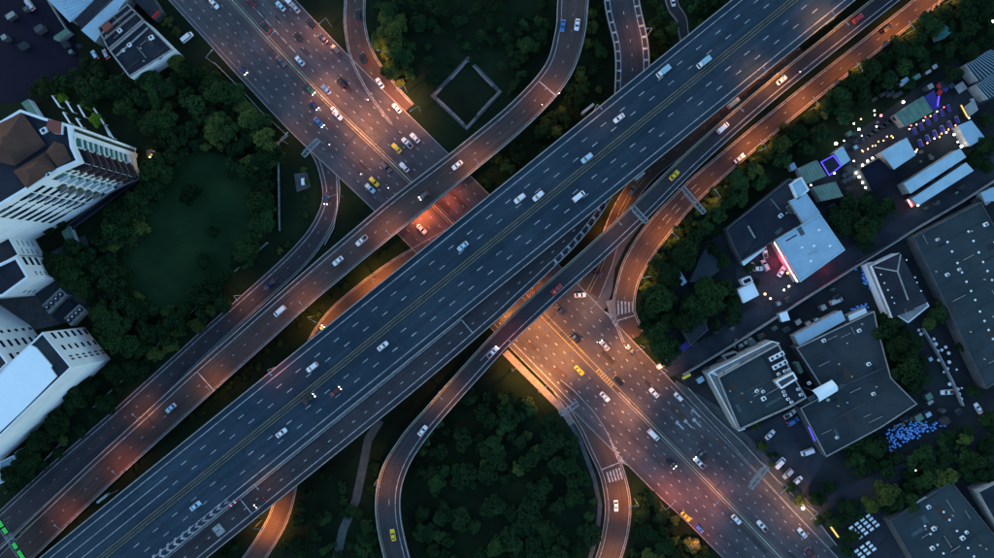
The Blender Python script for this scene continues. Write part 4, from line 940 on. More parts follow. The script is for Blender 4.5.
for k, t in enumerate((.05, .22, .62, .82, .95)):
    a = P(0, 522, 8.6).lerp(P(25, 560, 8.6), t); m = MB(); m.box((a.x, a.y, 8.75), (3.4, 2.0, .5), math.atan2(-38, 25), 'dark_steel'); q = m.build('signal_box', g)
    m = MB()
    for s in (-.8, 0, .8):
        ca = math.atan2(-38, 25); m.box((a.x + math.cos(ca) * s, a.y + math.sin(ca) * s, 9.03), (.62, 1.5, .08), ca, 'led_green')
    m.build('green_lamp', g)
def boardsign(x, y, z0, h, w, hh, mt, label, rz=.7, cat='sign', dep=.9):
    p = P(x, y, z0); r = thing('sign_board', p, label, cat); m = MB(); m.tube(p, p + Vector((0, 0, h)), .12, .1, 'steel', 8); m.build('post', r)
    m = MB(); m.box((p.x, p.y, z0 + h), (w, dep, hh), rz, mt); m.build('panel', r)
boardsign(683.2, 374.8, 0, 5, 3.4, 1.2, 'yellow', 'small yellow board at the mouth of the lane beside the avenue', .5)
boardsign(829, 528, 0, 5, 4.6, 1.0, 'neon_yellow', 'long thin yellow-lit sign beside the lower right avenue', -.95, 'sign', .5)
boardsign(584, 116, 0, 12, 5.5, 3, 'steel', 'tall pale billboard frame just above the highway edge', .67, 'billboard')
boardsign(118, 490, 0, 11, 5, 2.4, 'steel', 'pale billboard frame in the dark gap at the lower left', .67, 'billboard')
boardsign(634, 180.5, 0, 11.5, 4.5, 2.4, 'steel', 'pale billboard frame at the highway lower edge above the yellow lines', .67, 'billboard')

# ------------------------------------------------------------------ trees
def crown_mesh(seed, R, H, leaf, nl=13, per=150, mt='leaf_dark', palm=False):
    rnd = random.Random(seed); v = []; f = []; ex = rnd.uniform(.78, 1.0)
    lobes = [(Vector((0, 0, H * .62)), R * .62)]
    for i in range(nl):
        a = rnd.random() * 6.28; q = rnd.random() ** .5 * R * .86
        lobes.append((Vector((math.cos(a) * q, math.sin(a) * q, H * (.38 + .5 * rnd.random() * (1 - .5 * q / R)))), R * rnd.uniform(.16, .46)))
    for c, r in lobes:
        for _ in range(int(per * (r / (R * .36)) ** 1.6)):
            d = Vector((rnd.gauss(0, 1), rnd.gauss(0, 1), rnd.gauss(.25, 1))).normalized()
            p = c + d * r * rnd.uniform(.72, 1.1); p.z = max(p.z, H * .25)
            s = leaf * rnd.uniform(.5, 1.25)
            nrm = (d + Vector((rnd.uniform(-.7, .7), rnd.uniform(-.7, .7), rnd.uniform(-.2, .9)))).normalized()
            t = nrm.orthogonal().normalized(); u = nrm.cross(t); an = rnd.random() * 6.28; t, u = t * math.cos(an) + u * math.sin(an), u * math.cos(an) - t * math.sin(an)
            b = len(v); v += [tuple(p + t * s), tuple(p + u * s * .6), tuple(p - t * s), tuple(p - u * s * .6)]; f.append((b, b + 1, b + 2, b + 3))
    me = bpy.data.meshes.new('crown'); me.from_pydata(v, [], f); me.materials.append(M[mt]); me.update(); return me
def trunk_mesh(H, R):
    b = MB(); b.tube((0, 0, 0), (0, 0, H * .55), .32, .18, 'bark', 7)
    for k in range(5):
        a = k * 1.26 + .3; b.tube((0, 0, H * .35), (math.cos(a) * R * .55, math.sin(a) * R * .55, H * .68), .14, .05, 'bark', 5)
    o = b.build('trunk'); me = o.data; bpy.data.objects.remove(o); return me
TR = {}
for kind, mt in (('dark', 'leaf_dark'), ('mid', 'leaf_mid'), ('bright', 'leaf_bright'), ('olive', 'leaf_olive')):
    TR[kind] = [(crown_mesh(hash(kind) % 97 + s * 13 if False else (ord(kind[0]) + s * 13), 4.2, 8.5, .42, 11 + s, 230, mt), trunk_mesh(8.5, 4.2)) for s in range(6)]
def tree(x, y, rpx, kind, label, group=None, cat='tree', name='broadleaf_tree', hs=1.0, z0=0):
    """rpx: crown radius in photo pixels"""
    sc = rpx * 1.08 * S / 4.4; h = 6 * sc; p = P(x, y, h * .6)
    cm, tm = random.choice(TR[kind])
    r = thing(name, (p.x, p.y, z0), label, cat, group, rz=random.random() * 6.28); r.scale = (sc * random.uniform(.85, 1.15), sc * random.uniform(.85, 1.15), sc * hs * random.uniform(.7, 1.25))
    a = bpy.data.objects.new('crown', cm); COL.objects.link(a); a.parent = r
    b = bpy.data.objects.new('trunk', tm); COL.objects.link(b); b.parent = r
    return r
STUFF = []
def scatter(pts, n, size, kinds):
    for k in range(n):
        t = (k + .5) / n * (len(pts) - 1); i = int(t); f = t - i
        STUFF.append((pts[i][0] + (pts[i + 1][0] - pts[i][0]) * f + random.uniform(-4, 4), pts[i][1] + (pts[i + 1][1] - pts[i][1]) * f + random.uniform(-4, 4), random.uniform(*size) * 1.15, random.choice(kinds), 1))
def row(desc, end, pts, n, size, kinds, jit=2.0, cat='tree', name='broadleaf_tree', hs=1.0):
    """n trees along a polyline; label = ordinal from the named end"""
    seg = [math.dist(pts[i], pts[i + 1]) for i in range(len(pts) - 1)]; Lt = sum(seg)
    for k in range(n):
        d = Lt * (k + .5) / n; i = 0
        while i < len(seg) - 1 and d > seg[i]: d -= seg[i]; i += 1
        t = d / seg[i]; x = pts[i][0] + (pts[i + 1][0] - pts[i][0]) * t + random.uniform(-jit, jit); y = pts[i][1] + (pts[i + 1][1] - pts[i][1]) * t + random.uniform(-jit, jit)
        tree(x, y, random.uniform(size[0] * .85, size[1] * 1.2) * (1.32 if cat == 'tree' else 1.2), random.choice(kinds), '%s %s from the %s of the %s' % (ORD[k], cat, end, desc), desc, cat, name, hs)
row('dark row along the outer ramp', 'top', [(935, 22), (880, 62), (820, 112), (770, 152), (708, 214)], 16, (6, 8.5), ['dark', 'dark', 'olive', 'mid'])
scatter([(930, 48), (870, 95), (800, 145), (735, 200), (700, 232)], 13, (5.5, 8), ['dark', 'dark', 'mid'])
row('green belt beside the lower ramp bend', 'gantry end', [(700, 232), (672, 262), (652, 300), (652, 335), (672, 350)], 11, (7, 9.5), ['dark', 'mid', 'dark'], 3)
row('inner belt behind the ramp bend', 'upper end', [(694, 240), (668, 285), (668, 325)], 5, (6, 8), ['dark', 'mid'], 3)
row('thicket by the dark sheds', 'left', [(683, 325), (700, 300), (722, 296)], 5, (8, 10.5), ['dark', 'mid'], 5)
row('park fence row beside the avenue', 'top', [(172, 62), (205, 78), (235, 100), (262, 126), (268, 160)], 11, (7, 10), ['mid', 'mid', 'olive', 'dark'], 3)
scatter([(150, 80), (185, 98), (215, 122), (245, 150)], 8, (7, 10), ['dark', 'mid'])
scatter([(66, 80), (95, 90), (125, 88), (160, 100)], 8, (7, 9), ['dark'])
row('west park row beside the white terraces', 'top', [(120, 110), (165, 130), (168, 165), (150, 190), (120, 215)], 11, (8, 10.5), ['dark', 'dark', 'mid'], 5)
scatter([(175, 150), (150, 195), (125, 225), (95, 245)], 8, (7, 10), ['dark'])
row('curved bright green row by the round-fan roofs', 'top', [(52, 258), (75, 275), (95, 300), (110, 325), (130, 345)], 10, (7, 9.5), ['mid', 'mid', 'dark'], 3)
scatter([(75, 245), (100, 272), (122, 300), (150, 335)], 8, (7, 10), ['dark'])
row('park row left of the slip road', 'top', [(262, 180), (262, 225), (240, 262), (205, 292), (170, 325), (140, 350), (112, 380)], 16, (6, 9), ['dark', 'dark', 'mid'], 4)
row('outer park row nearest the slip road', 'top', [(228, 295), (196, 322), (160, 352), (120, 388), (100, 410)], 10, (4.5, 6.5), ['dark', 'olive'], 2.5)
row('row between the white block and slip road', 'upper end', [(92, 385), (72, 408), (50, 432), (30, 455), (8, 488)], 11, (6.5, 9), ['dark', 'mid'], 3)
scatter([(108, 400), (80, 425), (52, 455), (25, 482)], 7, (4.5, 6), ['olive', 'dark'])
row('lawn trees in the park middle', 'top', [(185, 185), (225, 230), (190, 270)], 3, (5, 7), ['dark'], 8)
row('orange-lit trees right of the top slip road', 'top', [(384, 8), (392, 30), (398, 52), (396, 72)], 6, (6, 8), ['mid', 'olive'], 3)
for i, (x, y, r, k, lb) in enumerate((
  (467, 47, 4, 'mid', 'small round bright tree just above the diamond-shaped paving'), (530, 46, 9, 'mid', 'large round tree left of the curved flyover bend'), (541, 22, 5, 'mid', 'small tree above the large round tree by the flyover'), (542, 2, 6, 'dark', 'tree at the top edge left of the flyover'),
  (514, 88, 7, 'dark', 'dim tree between the diamond paving and the flyover'), (498, 6, 8, 'dark', 'dark tree at the top edge above the diamond paving'), (478, 10, 7, 'dark', 'dark tree left of the top-edge tree above the diamond paving'), (440, 8, 9, 'dark', 'dark tree at the top edge right of the orange-lit trees'),
  (418, 22, 8, 'dark', 'dark tree inside the top grass area near the orange-lit trees'), (432, 80, 6, 'dark', 'dim shrubby tree left of the diamond paving'), (545, 128, 10, 'mid', 'large dark tree below the flyover bend, near the highway'), (565, 120, 8, 'dark', 'dark tree right of the large one below the flyover bend'),
  (578, 98, 8, 'dark', 'dark tree between flyover bend and hatched ramp, lower'), (592, 72, 7, 'dark', 'dark tree between flyover bend and hatched ramp, middle'), (598, 48, 6, 'mid', 'green tree between flyover and hatched ramp, upper'), (600, 20, 5.5, 'dark', 'narrow dark tree between flyover and hatched ramp at the top'),
  (498, 158, 6, 'olive', 'low olive tree right of the flyover near the avenue'), (516, 148, 7, 'dark', 'dark tree below the flyover above the billboard frame'), (488, 182, 5, 'mid', 'small tree at the grass corner between flyover and highway'),
  (658, 22, 6, 'dark', 'dark tree between hatched ramp and service road'), (662, 45, 5.5, 'dark', 'dark tree by the highway edge right of the hatched ramp'), (700, 8, 6, 'dark', 'dark tree at the top edge right of the service road'), (700, 26, 5, 'mid', 'small green tree right of the service road by the highway'), (715, 4, 5, 'dark', 'small dark tree squeezed against the highway at the top edge'),
  (437, 483, 8.5, 'mid', 'large pale tree in the left of the loop garden'), (456, 513, 5, 'mid', 'small tree left of centre in the loop garden'), (496, 547, 9, 'mid', 'large tree at the bottom centre of the loop garden'), (543, 526, 9, 'mid', 'largest tree in the lower right of the loop garden'), (433, 550, 7.5, 'dark', 'tree at the bottom left of the loop garden'),
  (563, 538, 7, 'dark', 'dark tree right of the largest tree in the loop garden'), (578, 552, 7, 'dark', 'dark tree at the bottom right corner of the loop garden'), (590, 528, 5.5, 'dark', 'small dark tree against the exit road in the loop garden'), (530, 550, 6, 'dark', 'dark tree between two larger ones at the loop bottom'),
  (472, 398, 7, 'dark', 'dim tree under the viaduct at the top of the loop garden'), (505, 398, 6, 'olive', 'orange-tinted tree at the top of the loop garden'), (528, 402, 6, 'olive', 'orange-tinted tree second from the viaduct in the loop garden'), (446, 432, 6, 'dark', 'dark tree by the loop viaduct above the large pale tree'), (490, 420, 8, 'dark', 'dark wide tree in the upper middle of the loop garden'),
  (548, 425, 5, 'dark', 'small dark tree near the pavement in the loop garden'), (520, 440, 7, 'dark', 'dim tree in the centre of the loop garden'),
  (354, 512, 7, 'mid', 'tree just right of the footpath at the bottom'), (320, 515, 7.5, 'dark', 'tree left of the footpath at the bottom'), (300, 545, 8, 'dark', 'bottom edge tree left of the footpath'), (326, 472, 6.5, 'dark', 'dark tree left of the footpath top below the side viaduct'), (366, 540, 8, 'dark', 'bottom edge tree right of the footpath'), (350, 545, 4, 'mid', 'small bottom edge tree touching the footpath'),
  (311, 490, 6, 'dark', 'dark tree beside the side viaduct above the orange road'), (235, 545, 6, 'dark', 'bottom edge tree left of the orange road'), (225, 556, 6, 'dark', 'bottom edge tree farthest left below the side viaduct'),
  (644, 500, 7, 'dark', 'dark tree nearest the exit road in the lower triangle'), (660, 518, 7, 'dark', 'dark tree in the middle of the lower triangle'), (640, 530, 8, 'dark', 'dark large tree at the left of the lower triangle'), (665, 545, 8, 'dark', 'dark large tree at the bottom of the lower triangle'), (690, 543, 8, 'olive', 'olive tree at the bottom avenue edge with reddish light'), (704, 552, 6, 'olive', 'olive tree at the bottom edge just left of the avenue'),
  (847, 218, 14, 'dark', 'large dark tree right of the big pale blue roof, upper'), (864, 230, 12, 'dark', 'dark tree beside the lane right of the big pale blue roof'), (850, 205, 7, 'olive', 'olive tree on top of the pair by the pale blue roof'), (875, 210, 8, 'dark', 'dark tree below the black square roof'),
  (892, 346, 15, 'dark', 'big black-green tree at the upper end of the yard cluster'), (905, 368, 15, 'dark', 'big black-green tree at the lower end of the yard cluster'), (888, 325, 11, 'dark', 'dark tree below the hip-roofed house'), (912, 340, 8, 'dark', 'dark tree right of the yard cluster'),
  (939, 313, 10, 'mid', 'round green tree between the hip-roofed house and big warehouse'), (930, 322, 7, 'olive', 'olive tree left under the round green tree'), (858, 436, 12, 'dark', 'black-green tree left of the blue drum pile'), (872, 448, 12, 'dark', 'black-green tree just under the blue drum pile'), (868, 462, 8, 'dark', 'dark tree at the lower left of the drum pile cluster'), (853, 460, 8, 'mid', 'green tree at the left of the drum pile cluster'),
  (882, 490, 12, 'olive', 'big olive-green tree lit by a small white lamp'), (895, 500, 10, 'mid', 'bright green tree above the lower warehouse corner'), (868, 502, 9, 'olive', 'olive tree above the white stall rows'), (850, 508, 8, 'dark', 'dark tree left above the white stall rows'), (922, 480, 9, 'mid', 'green tree by the lane above the lower warehouse'), (940, 470, 8, 'olive', 'olive tree right along the lane above the lower warehouse'),
  (972, 460, 10, 'dark', 'dark tree right of the lane above the corner warehouse'), (985, 445, 10, 'dark', 'dark tree at the right edge above the corner warehouse'), (965, 430, 8, 'dark', 'dark tree right of the blue drum pile'), (948, 442, 7, 'dark', 'dark tree just below the right end of the drum pile'), (984, 420, 7, 'mid', 'green tree at the right edge by the half hidden car'),
  (974, 392, 7, 'mid', 'green tree at the lower tip of the big warehouse'), (960, 345, 6, 'dark', 'dark tree left of the big warehouse wall'), (846, 550, 6, 'dark', 'dark tree between the avenue and the lower stall rows'), (838, 522, 7, 'dark', 'dark tree behind the yellow-lit sign'), (852, 535, 6, 'mid', 'green tree left of the upper stall rows'),
  (800, 500, 6, 'olive', 'olive tree lit by the pavement lamp, lower right'), (790, 488, 6, 'mid', 'green tree under the parked cars near the avenue'), (816, 498, 8, 'dark', 'dark tree right of the pavement lamp'), (830, 486, 8, 'dark', 'dark tree at the lane left end'), (755, 425, 5, 'olive', 'thin shrub along the parking lot left edge, upper'), (762, 447, 5, 'olive', 'thin shrub along the parking lot left edge, lower'),
  (985, 165, 9, 'dark', 'dark tree at the right edge below the pale cloth roof'), (972, 158, 8, 'dark', 'dark tree over the end of the two long pale roofs'), (985, 145, 9, 'dark', 'dark tree at the right edge beside the pale cloth roof'), (988, 120, 7, 'dark', 'dark tree at the right edge right of the yellow neon stall'),
  (968, 52, 9, 'dark', 'dark tree above the ribbed blue-grey roofs'), (950, 75, 8, 'dark', 'dark tree left of the ribbed blue-grey roofs'), (990, 40, 8, 'dark', 'dark tree at the right edge near the top'), (985, 8, 9, 'dark', 'dark tree in the top right corner'), (945, 15, 8, 'dark', 'dark tree left of the pond-like dark plot, top right'), (910, 85, 7, 'dark', 'dark tree above the pale green canopy'),
  (749, 268, 5, 'mid', 'small green tree left in the red-lit courtyard'), (756, 282, 4, 'mid', 'small green tree in the courtyard by the cream-roofed hut'), (722, 262, 7, 'dark', 'dark tree between the sheds and long white canopy'), (712, 250, 7, 'dark', 'dark tree at the wall left of the navy roof'), (735, 300, 7, 'mid', 'green tree left of the cream-roofed hut'),
  (100, 75, 7, 'dark', 'dark tree below the silver car at the top left'), (85, 62, 6, 'dark', 'dark tree in the yard left of the slate roofs'), (168, 22, 5, 'olive', 'olive tree right of the slate roofs by the avenue'), (176, 32, 5, 'olive', 'second olive tree right of the slate roofs'), (8, 178, 7, 'dark', 'dark tree at the left edge by the brown roofs'), (15, 190, 6, 'dark', 'dark tree at the left edge below the brown roofs'), (50, 88, 7, 'dark', 'dark tree above the leftmost bright green shrub'), (35, 92, 6, 'dark', 'dark tree above the brown hip roof'), (60, 212, 7, 'dark', 'dark tree in the notch between the white towers'), (48, 228, 7, 'dark', 'dark tree above the pale terrace'),
  (70, 208, 5, 'dark', 'small dark tree tucked under the terraced tower'))): tree(x, y, r, k, lb)

def inside(x, y, poly):
    c = False; n = len(poly)
    for i in range(n):
        (x1, y1), (x2, y2) = poly[i], poly[i - 1]
        if (y1 > y) != (y2 > y) and x < (x2 - x1) * (y - y1) / (y2 - y1) + x1: c = not c
    return c
def fill(poly, n, size, kinds, label, group, gap=.75, hs=1.0):
    xs = [p[0] for p in poly]; ys = [p[1] for p in poly]; done = []; tries = 0
    while len(done) < n and tries < 6000:
        tries += 1; x = random.uniform(min(xs), max(xs)); y = random.uniform(min(ys), max(ys)); r = random.uniform(*size)
        if inside(x, y, poly) and all(math.dist((x, y), q[:2]) > gap * (r + q[2]) for q in done):
            done.append((x, y, r)); STUFF.append((x, y, r * .92, random.choice(kinds), hs))
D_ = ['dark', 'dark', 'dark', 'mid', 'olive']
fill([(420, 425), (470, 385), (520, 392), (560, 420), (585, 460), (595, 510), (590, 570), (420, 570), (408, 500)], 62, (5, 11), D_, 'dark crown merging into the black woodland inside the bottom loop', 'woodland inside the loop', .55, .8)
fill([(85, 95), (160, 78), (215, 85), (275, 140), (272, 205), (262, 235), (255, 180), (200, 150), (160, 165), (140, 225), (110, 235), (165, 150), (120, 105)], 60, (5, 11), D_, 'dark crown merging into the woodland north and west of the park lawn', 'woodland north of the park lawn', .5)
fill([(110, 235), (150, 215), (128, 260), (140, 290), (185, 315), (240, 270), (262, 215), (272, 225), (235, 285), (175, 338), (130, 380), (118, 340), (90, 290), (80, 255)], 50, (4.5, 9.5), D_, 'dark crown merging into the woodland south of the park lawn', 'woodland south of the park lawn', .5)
fill([(372, 0), (420, 0), (430, 30), (405, 85), (390, 80), (372, 40)], 16, (4, 8), ['mid', 'olive', 'dark'], 'warm-lit crown in the thicket right of the top slip road', 'thicket right of the top slip road', .55)
fill([(420, -5), (550, -5), (548, 30), (530, 70), (500, 105), (500, 60), (480, 35), (440, 40)], 30, (3.5, 8), ['dark', 'dark', 'mid'], 'dim crown scattered in the grass above the diamond paving', 'trees above the diamond paving', .7, .8)
fill([(592, 0), (602, 0), (610, 60), (604, 100), (560, 140), (500, 185), (470, 190), (545, 120), (585, 60)], 26, (4, 8), ['dark', 'dark', 'mid', 'olive'], 'dark crown in the strip between curved flyover and hatched ramp', 'trees between flyover and hatched ramp', .55)
fill([(652, 0), (665, 0), (676, 30), (670, 45), (652, 62)], 8, (4, 6.5), ['dark', 'mid'], 'dark crown between hatched ramp and thin service road', 'trees left of the service road', .6)
fill([(686, 0), (728, -4), (690, 30)], 7, (4, 6), ['dark', 'mid'], 'dark crown right of the thin service road', 'trees right of the service road', .6)
fill([(960, 0), (905, 55), (850, 98), (790, 140), (740, 182), (700, 222), (670, 262), (655, 300), (662, 345), (645, 340), (642, 290), (655, 255), (700, 208), (760, 158), (820, 108), (880, 60), (935, 12)], 75, (4.5, 8.5), D_, 'dark crown filling the green belt along the outer ramp', 'green belt along the outer ramp', .5)
fill([(668, 262), (690, 235), (700, 245), (690, 262), (674, 268), (676, 300), (690, 300), (680, 318), (664, 320)], 16, (5, 8.5), ['dark', 'dark', 'mid'], 'dark crown between outer ramp bend and the sheds', 'trees between ramp bend and sheds', .5)
fill([(700, 285), (735, 280), (738, 315), (712, 328), (706, 312), (690, 310)], 14, (5, 9), ['dark', 'dark', 'mid'], 'dark crown in the thicket left of the cream-roofed hut', 'thicket left of the cream hut', .5)
fill([(945, -5), (994, -5), (994, 45), (960, 62), (925, 75), (900, 80), (930, 45)], 22, (5, 9), ['dark'], 'dark crown in the wooded top right corner', 'trees in the top right corner', .55)
fill([(400, 240), (370, 268), (340, 292), (300, 335), (170, 440), (120, 480), (180, 418), (300, 315)], 30, (2, 4), ['dark', 'dark', 'mid'], '', '', .9, .6)
fill([(425, 470), (450, 440), (560, 440), (590, 480), (592, 560), (425, 560)], 26, (7, 13), ['dark'], '', '', .62, .7)
fill([(840, 110), (870, 100), (900, 85), (920, 72), (880, 85), (830, 125), (800, 150), (790, 160), (812, 150)], 12, (3.5, 6), ['dark'], 'dim low crown between the green belt and the night market', 'low trees behind the market', .6, .7)
fill([(840, 200), (868, 196), (888, 200), (880, 222), (866, 246), (848, 244), (838, 222)], 12, (6, 10), ['dark'], 'dark crown in the tree group right of the big pale blue roof', 'tree group by the pale blue hall', .5)
fill([(880, 318), (900, 325), (915, 345), (925, 378), (905, 388), (885, 372), (878, 345)], 15, (7, 12), ['dark'], 'black-green crown in the mass over the slate roof corner', 'tree mass over the slate roof corner', .5)
fill([(845, 425), (880, 420), (885, 445), (900, 452), (885, 470), (850, 470), (840, 450)], 15, (6, 11), ['dark', 'dark', 'mid'], 'black-green crown in the mass left of the blue drums', 'tree mass left of the blue drums', .5)
fill([(915, 452), (960, 430), (994, 410), (994, 475), (960, 478), (925, 492), (905, 505), (885, 512), (870, 500), (895, 480)], 34, (5, 10), ['dark', 'dark', 'olive', 'mid'], 'dark crown in the wooded strip above the corner warehouse', 'wooded strip above the corner warehouse', .52)
fill([(815, 520), (845, 500), (870, 512), (850, 522), (846, 545), (832, 540)], 10, (4, 7), ['dark', 'mid'], 'dark crown in the strip between avenue and white stalls', 'trees between avenue and stalls', .55)
fill([(636, 495), (655, 498), (695, 540), (715, 565), (632, 565), (638, 530)], 20, (5, 9), ['dark', 'dark', 'olive'], 'dark crown in the lower triangle between exit road and avenue', 'trees in the lower triangle', .55)
fill([(345, 470), (300, 505), (285, 530), (262, 570), (335, 570), (352, 500)], 14, (4, 8), ['dark', 'dark', 'mid'], 'dark crown in the grass left of the bottom footpath', 'trees left of the footpath', .6, .8)
fill([(375, 450), (368, 500), (345, 570), (385, 570), (374, 520)], 10, (4, 8), ['dark', 'mid'], 'dark crown in the grass between footpath and loop viaduct', 'trees right of the footpath', .6, .8)
fill([(725, 392), (740, 408), (770, 445), (790, 470), (782, 480), (750, 440), (722, 402)], 8, (2.5, 4), ['dark', 'olive'], 'small shrub between avenue pavement and parking lot', 'shrubs by the parking lot', .8)
fill([(0, 165), (20, 180), (14, 198), (0, 200)], 5, (4, 6), ['dark'], 'small dark crown at the left edge under the brown roofs', 'trees under the brown roofs', .6)
fill([(40, 205), (75, 200), (66, 222), (55, 240), (42, 222)], 8, (4, 6), ['dark'], 'small dark crown in the notch below the terraced tower', 'trees below the terraced tower', .6)
fill([(30, 85), (70, 75), (105, 62), (100, 88), (60, 92), (40, 100)], 14, (4.5, 8), ['dark'], 'dark crown between the dark lot and lime shrubs', 'trees above the lime shrubs', .55)
for x, y, r, lb in ((61.5, 97, 5.2, 'leftmost bright lime shrub in the planter deck'), (85.5, 104.5, 6.2, 'middle bright lime shrub in the planter deck'), (97, 121, 7, 'rightmost and largest bright lime shrub in the planter deck')):
    tree(x, y, r, 'bright', lb, cat='shrub', name='round_shrub', hs=.8)
row('shrubs along the ramp verge', 'top', [(790, 122), (745, 165), (712, 196)], 7, (2.5, 3.5), ['mid', 'olive'], 1.5, 'shrub', 'shrub', .7)
row('shrubs in the grass beside the left slip road', 'top', [(300, 160), (306, 200), (300, 228), (270, 258)], 7, (2, 3), ['mid', 'olive'], 4, 'shrub', 'shrub', .7)
row('shrubs in the top grass area', 'left', [(405, 40), (440, 60), (480, 55), (505, 30)], 9, (2, 4), ['dark', 'mid'], 10, 'shrub', 'shrub', .7)
row('shrubs in the loop garden', 'left', [(415, 470), (450, 460), (500, 480), (560, 470), (590, 500)], 13, (2, 4), ['dark', 'mid'], 12, 'shrub', 'shrub', .7)

import numpy as np
def build_stuff():
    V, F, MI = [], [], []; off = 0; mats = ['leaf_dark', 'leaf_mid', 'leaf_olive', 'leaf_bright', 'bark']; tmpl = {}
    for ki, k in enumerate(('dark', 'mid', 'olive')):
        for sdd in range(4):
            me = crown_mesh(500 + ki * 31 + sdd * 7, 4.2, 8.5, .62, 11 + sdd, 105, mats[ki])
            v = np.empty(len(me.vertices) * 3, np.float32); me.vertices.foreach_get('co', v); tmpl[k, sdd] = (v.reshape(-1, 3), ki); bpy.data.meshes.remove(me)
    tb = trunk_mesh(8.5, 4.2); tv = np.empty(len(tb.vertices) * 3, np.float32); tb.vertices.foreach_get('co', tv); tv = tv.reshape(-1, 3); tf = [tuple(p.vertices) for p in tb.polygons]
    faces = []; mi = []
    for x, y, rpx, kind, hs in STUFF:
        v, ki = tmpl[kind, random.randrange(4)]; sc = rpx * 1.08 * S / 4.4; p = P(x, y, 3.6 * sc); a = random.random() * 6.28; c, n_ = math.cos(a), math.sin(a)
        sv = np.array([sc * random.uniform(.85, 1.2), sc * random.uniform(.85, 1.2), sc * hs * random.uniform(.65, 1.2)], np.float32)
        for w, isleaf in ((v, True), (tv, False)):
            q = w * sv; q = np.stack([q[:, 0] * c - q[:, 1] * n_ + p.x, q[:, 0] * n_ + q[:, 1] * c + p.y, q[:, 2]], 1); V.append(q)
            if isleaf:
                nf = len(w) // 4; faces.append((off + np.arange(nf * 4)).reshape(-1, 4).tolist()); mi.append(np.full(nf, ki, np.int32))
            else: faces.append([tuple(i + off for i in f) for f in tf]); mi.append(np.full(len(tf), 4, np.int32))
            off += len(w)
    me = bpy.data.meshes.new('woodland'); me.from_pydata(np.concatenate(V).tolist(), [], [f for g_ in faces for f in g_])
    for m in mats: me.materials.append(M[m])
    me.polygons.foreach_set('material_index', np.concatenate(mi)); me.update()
    o = bpy.data.objects.new('woodland', me); COL.objects.link(o); tag(o, 'dark merged woodland and undergrowth between the separate trees', 'woodland', kind='stuff')
build_stuff()
# ------------------------------------------------------------------ buildings
def inset(poly, w):
    """poly: 2-D world points; returns polygon moved inwards by w"""
    a = sum(poly[i][0] * poly[(i + 1) % len(poly)][1] - poly[(i + 1) % len(poly)][0] * poly[i][1] for i in range(len(poly)))
    if a < 0: poly = poly[::-1]
    n = len(poly); out = []
    for i in range(n):
        p0, p1, p2 = Vector(poly[i - 1]), Vector(poly[i]), Vector(poly[(i + 1) % n])
        d1 = (p1 - p0).normalized(); d2 = (p2 - p1).normalized(); n1 = Vector((-d1.y, d1.x)); n2 = Vector((-d2.y, d2.x))
        bis = (n1 + n2); bis = bis / max(.4, bis.length_squared) * 2 if bis.length > .3 else n1
        out.append(tuple(p1 + bis * w))
    return out
def ring(b, poly, w, z0, z1, m):
    a = sum(poly[i][0] * poly[(i + 1) % len(poly)][1] - poly[(i + 1) % len(poly)][0] * poly[i][1] for i in range(len(poly)))
    if a < 0: poly = poly[::-1]
    q = inset(poly, w); n = len(poly)
    for i in range(n):
        j = (i + 1) % n
        b.face([(*poly[i], z1), (*poly[j], z1), (*q[j], z1), (*q[i], z1)], m)
        b.face([(*poly[i], z0), (*poly[j], z0), (*poly[j], z1), (*poly[i], z1)], m)
        b.face([(*q[j], z0), (*q[i], z0), (*q[i], z1), (*q[j], z1)], m)
def building(name, px, h, label, roof='slate_roof', wallm='concrete', parapet=0, pm='concrete', pwid=.4, cat='building', over=0, z0=0):
    poly = XY(px, h); c = Vector((sum(p[0] for p in poly) / len(poly), sum(p[1] for p in poly) / len(poly), 0))
    r = thing(name, c, label, cat)
    b = MB(); b.prism(poly, z0, h - .12, wallm); b.build('wall', r)
    b = MB(); b.prism(inset(poly, -over - .004), h - .115, h, roof, roof if over else wallm, bottom=True); b.build('roof', r)
    if parapet: b = MB(); ring(b, poly, pwid, h - .11, h + parapet, pm); b.build('parapet', r)
    return r
def roofbox(r, px, z0, z1, m='concrete', name='roof_box', side=None):
    b = MB(); b.prism(XY(px, z1), z0, z1, m, side); return b.build(name, r)
def ac(r, x, y, z, s=1.6, rz=.5, name='air_conditioner'):
    p = P(x, y, z); b = MB(); b.box((p.x, p.y, z + .5), (s, s * .8, 1.0), rz, 'white_wall'); o = b.build(name, r)
    b = MB(); b.tube((p.x, p.y, z + 1.0), (p.x, p.y, z + 1.05), s * .3, s * .3, 'dark_steel', 10); b.build('fan', o)
def skylights(r, pts, z, rad=.5):
    for x, y in pts:
        p = P(x, y, z); b = MB(); b.ball((p.x, p.y, z), rad, 'skylight', 8, 5, .6); b.build('skylight', r, smooth=True)
def ribs(r, px, z, n, m, name='rib'):
    """raised seams between edge 0-1 and edge 3-2"""
    b = MB(); a = [P(*p, z) for p in px]
    for k in range(n + 1):
        t = k / n; b.beam(a[0].lerp(a[1], t) + Vector((0, 0, .06)), a[3].lerp(a[2], t) + Vector((0, 0, .06)), .14, .12, m)
    b.build('roof_seams', r)
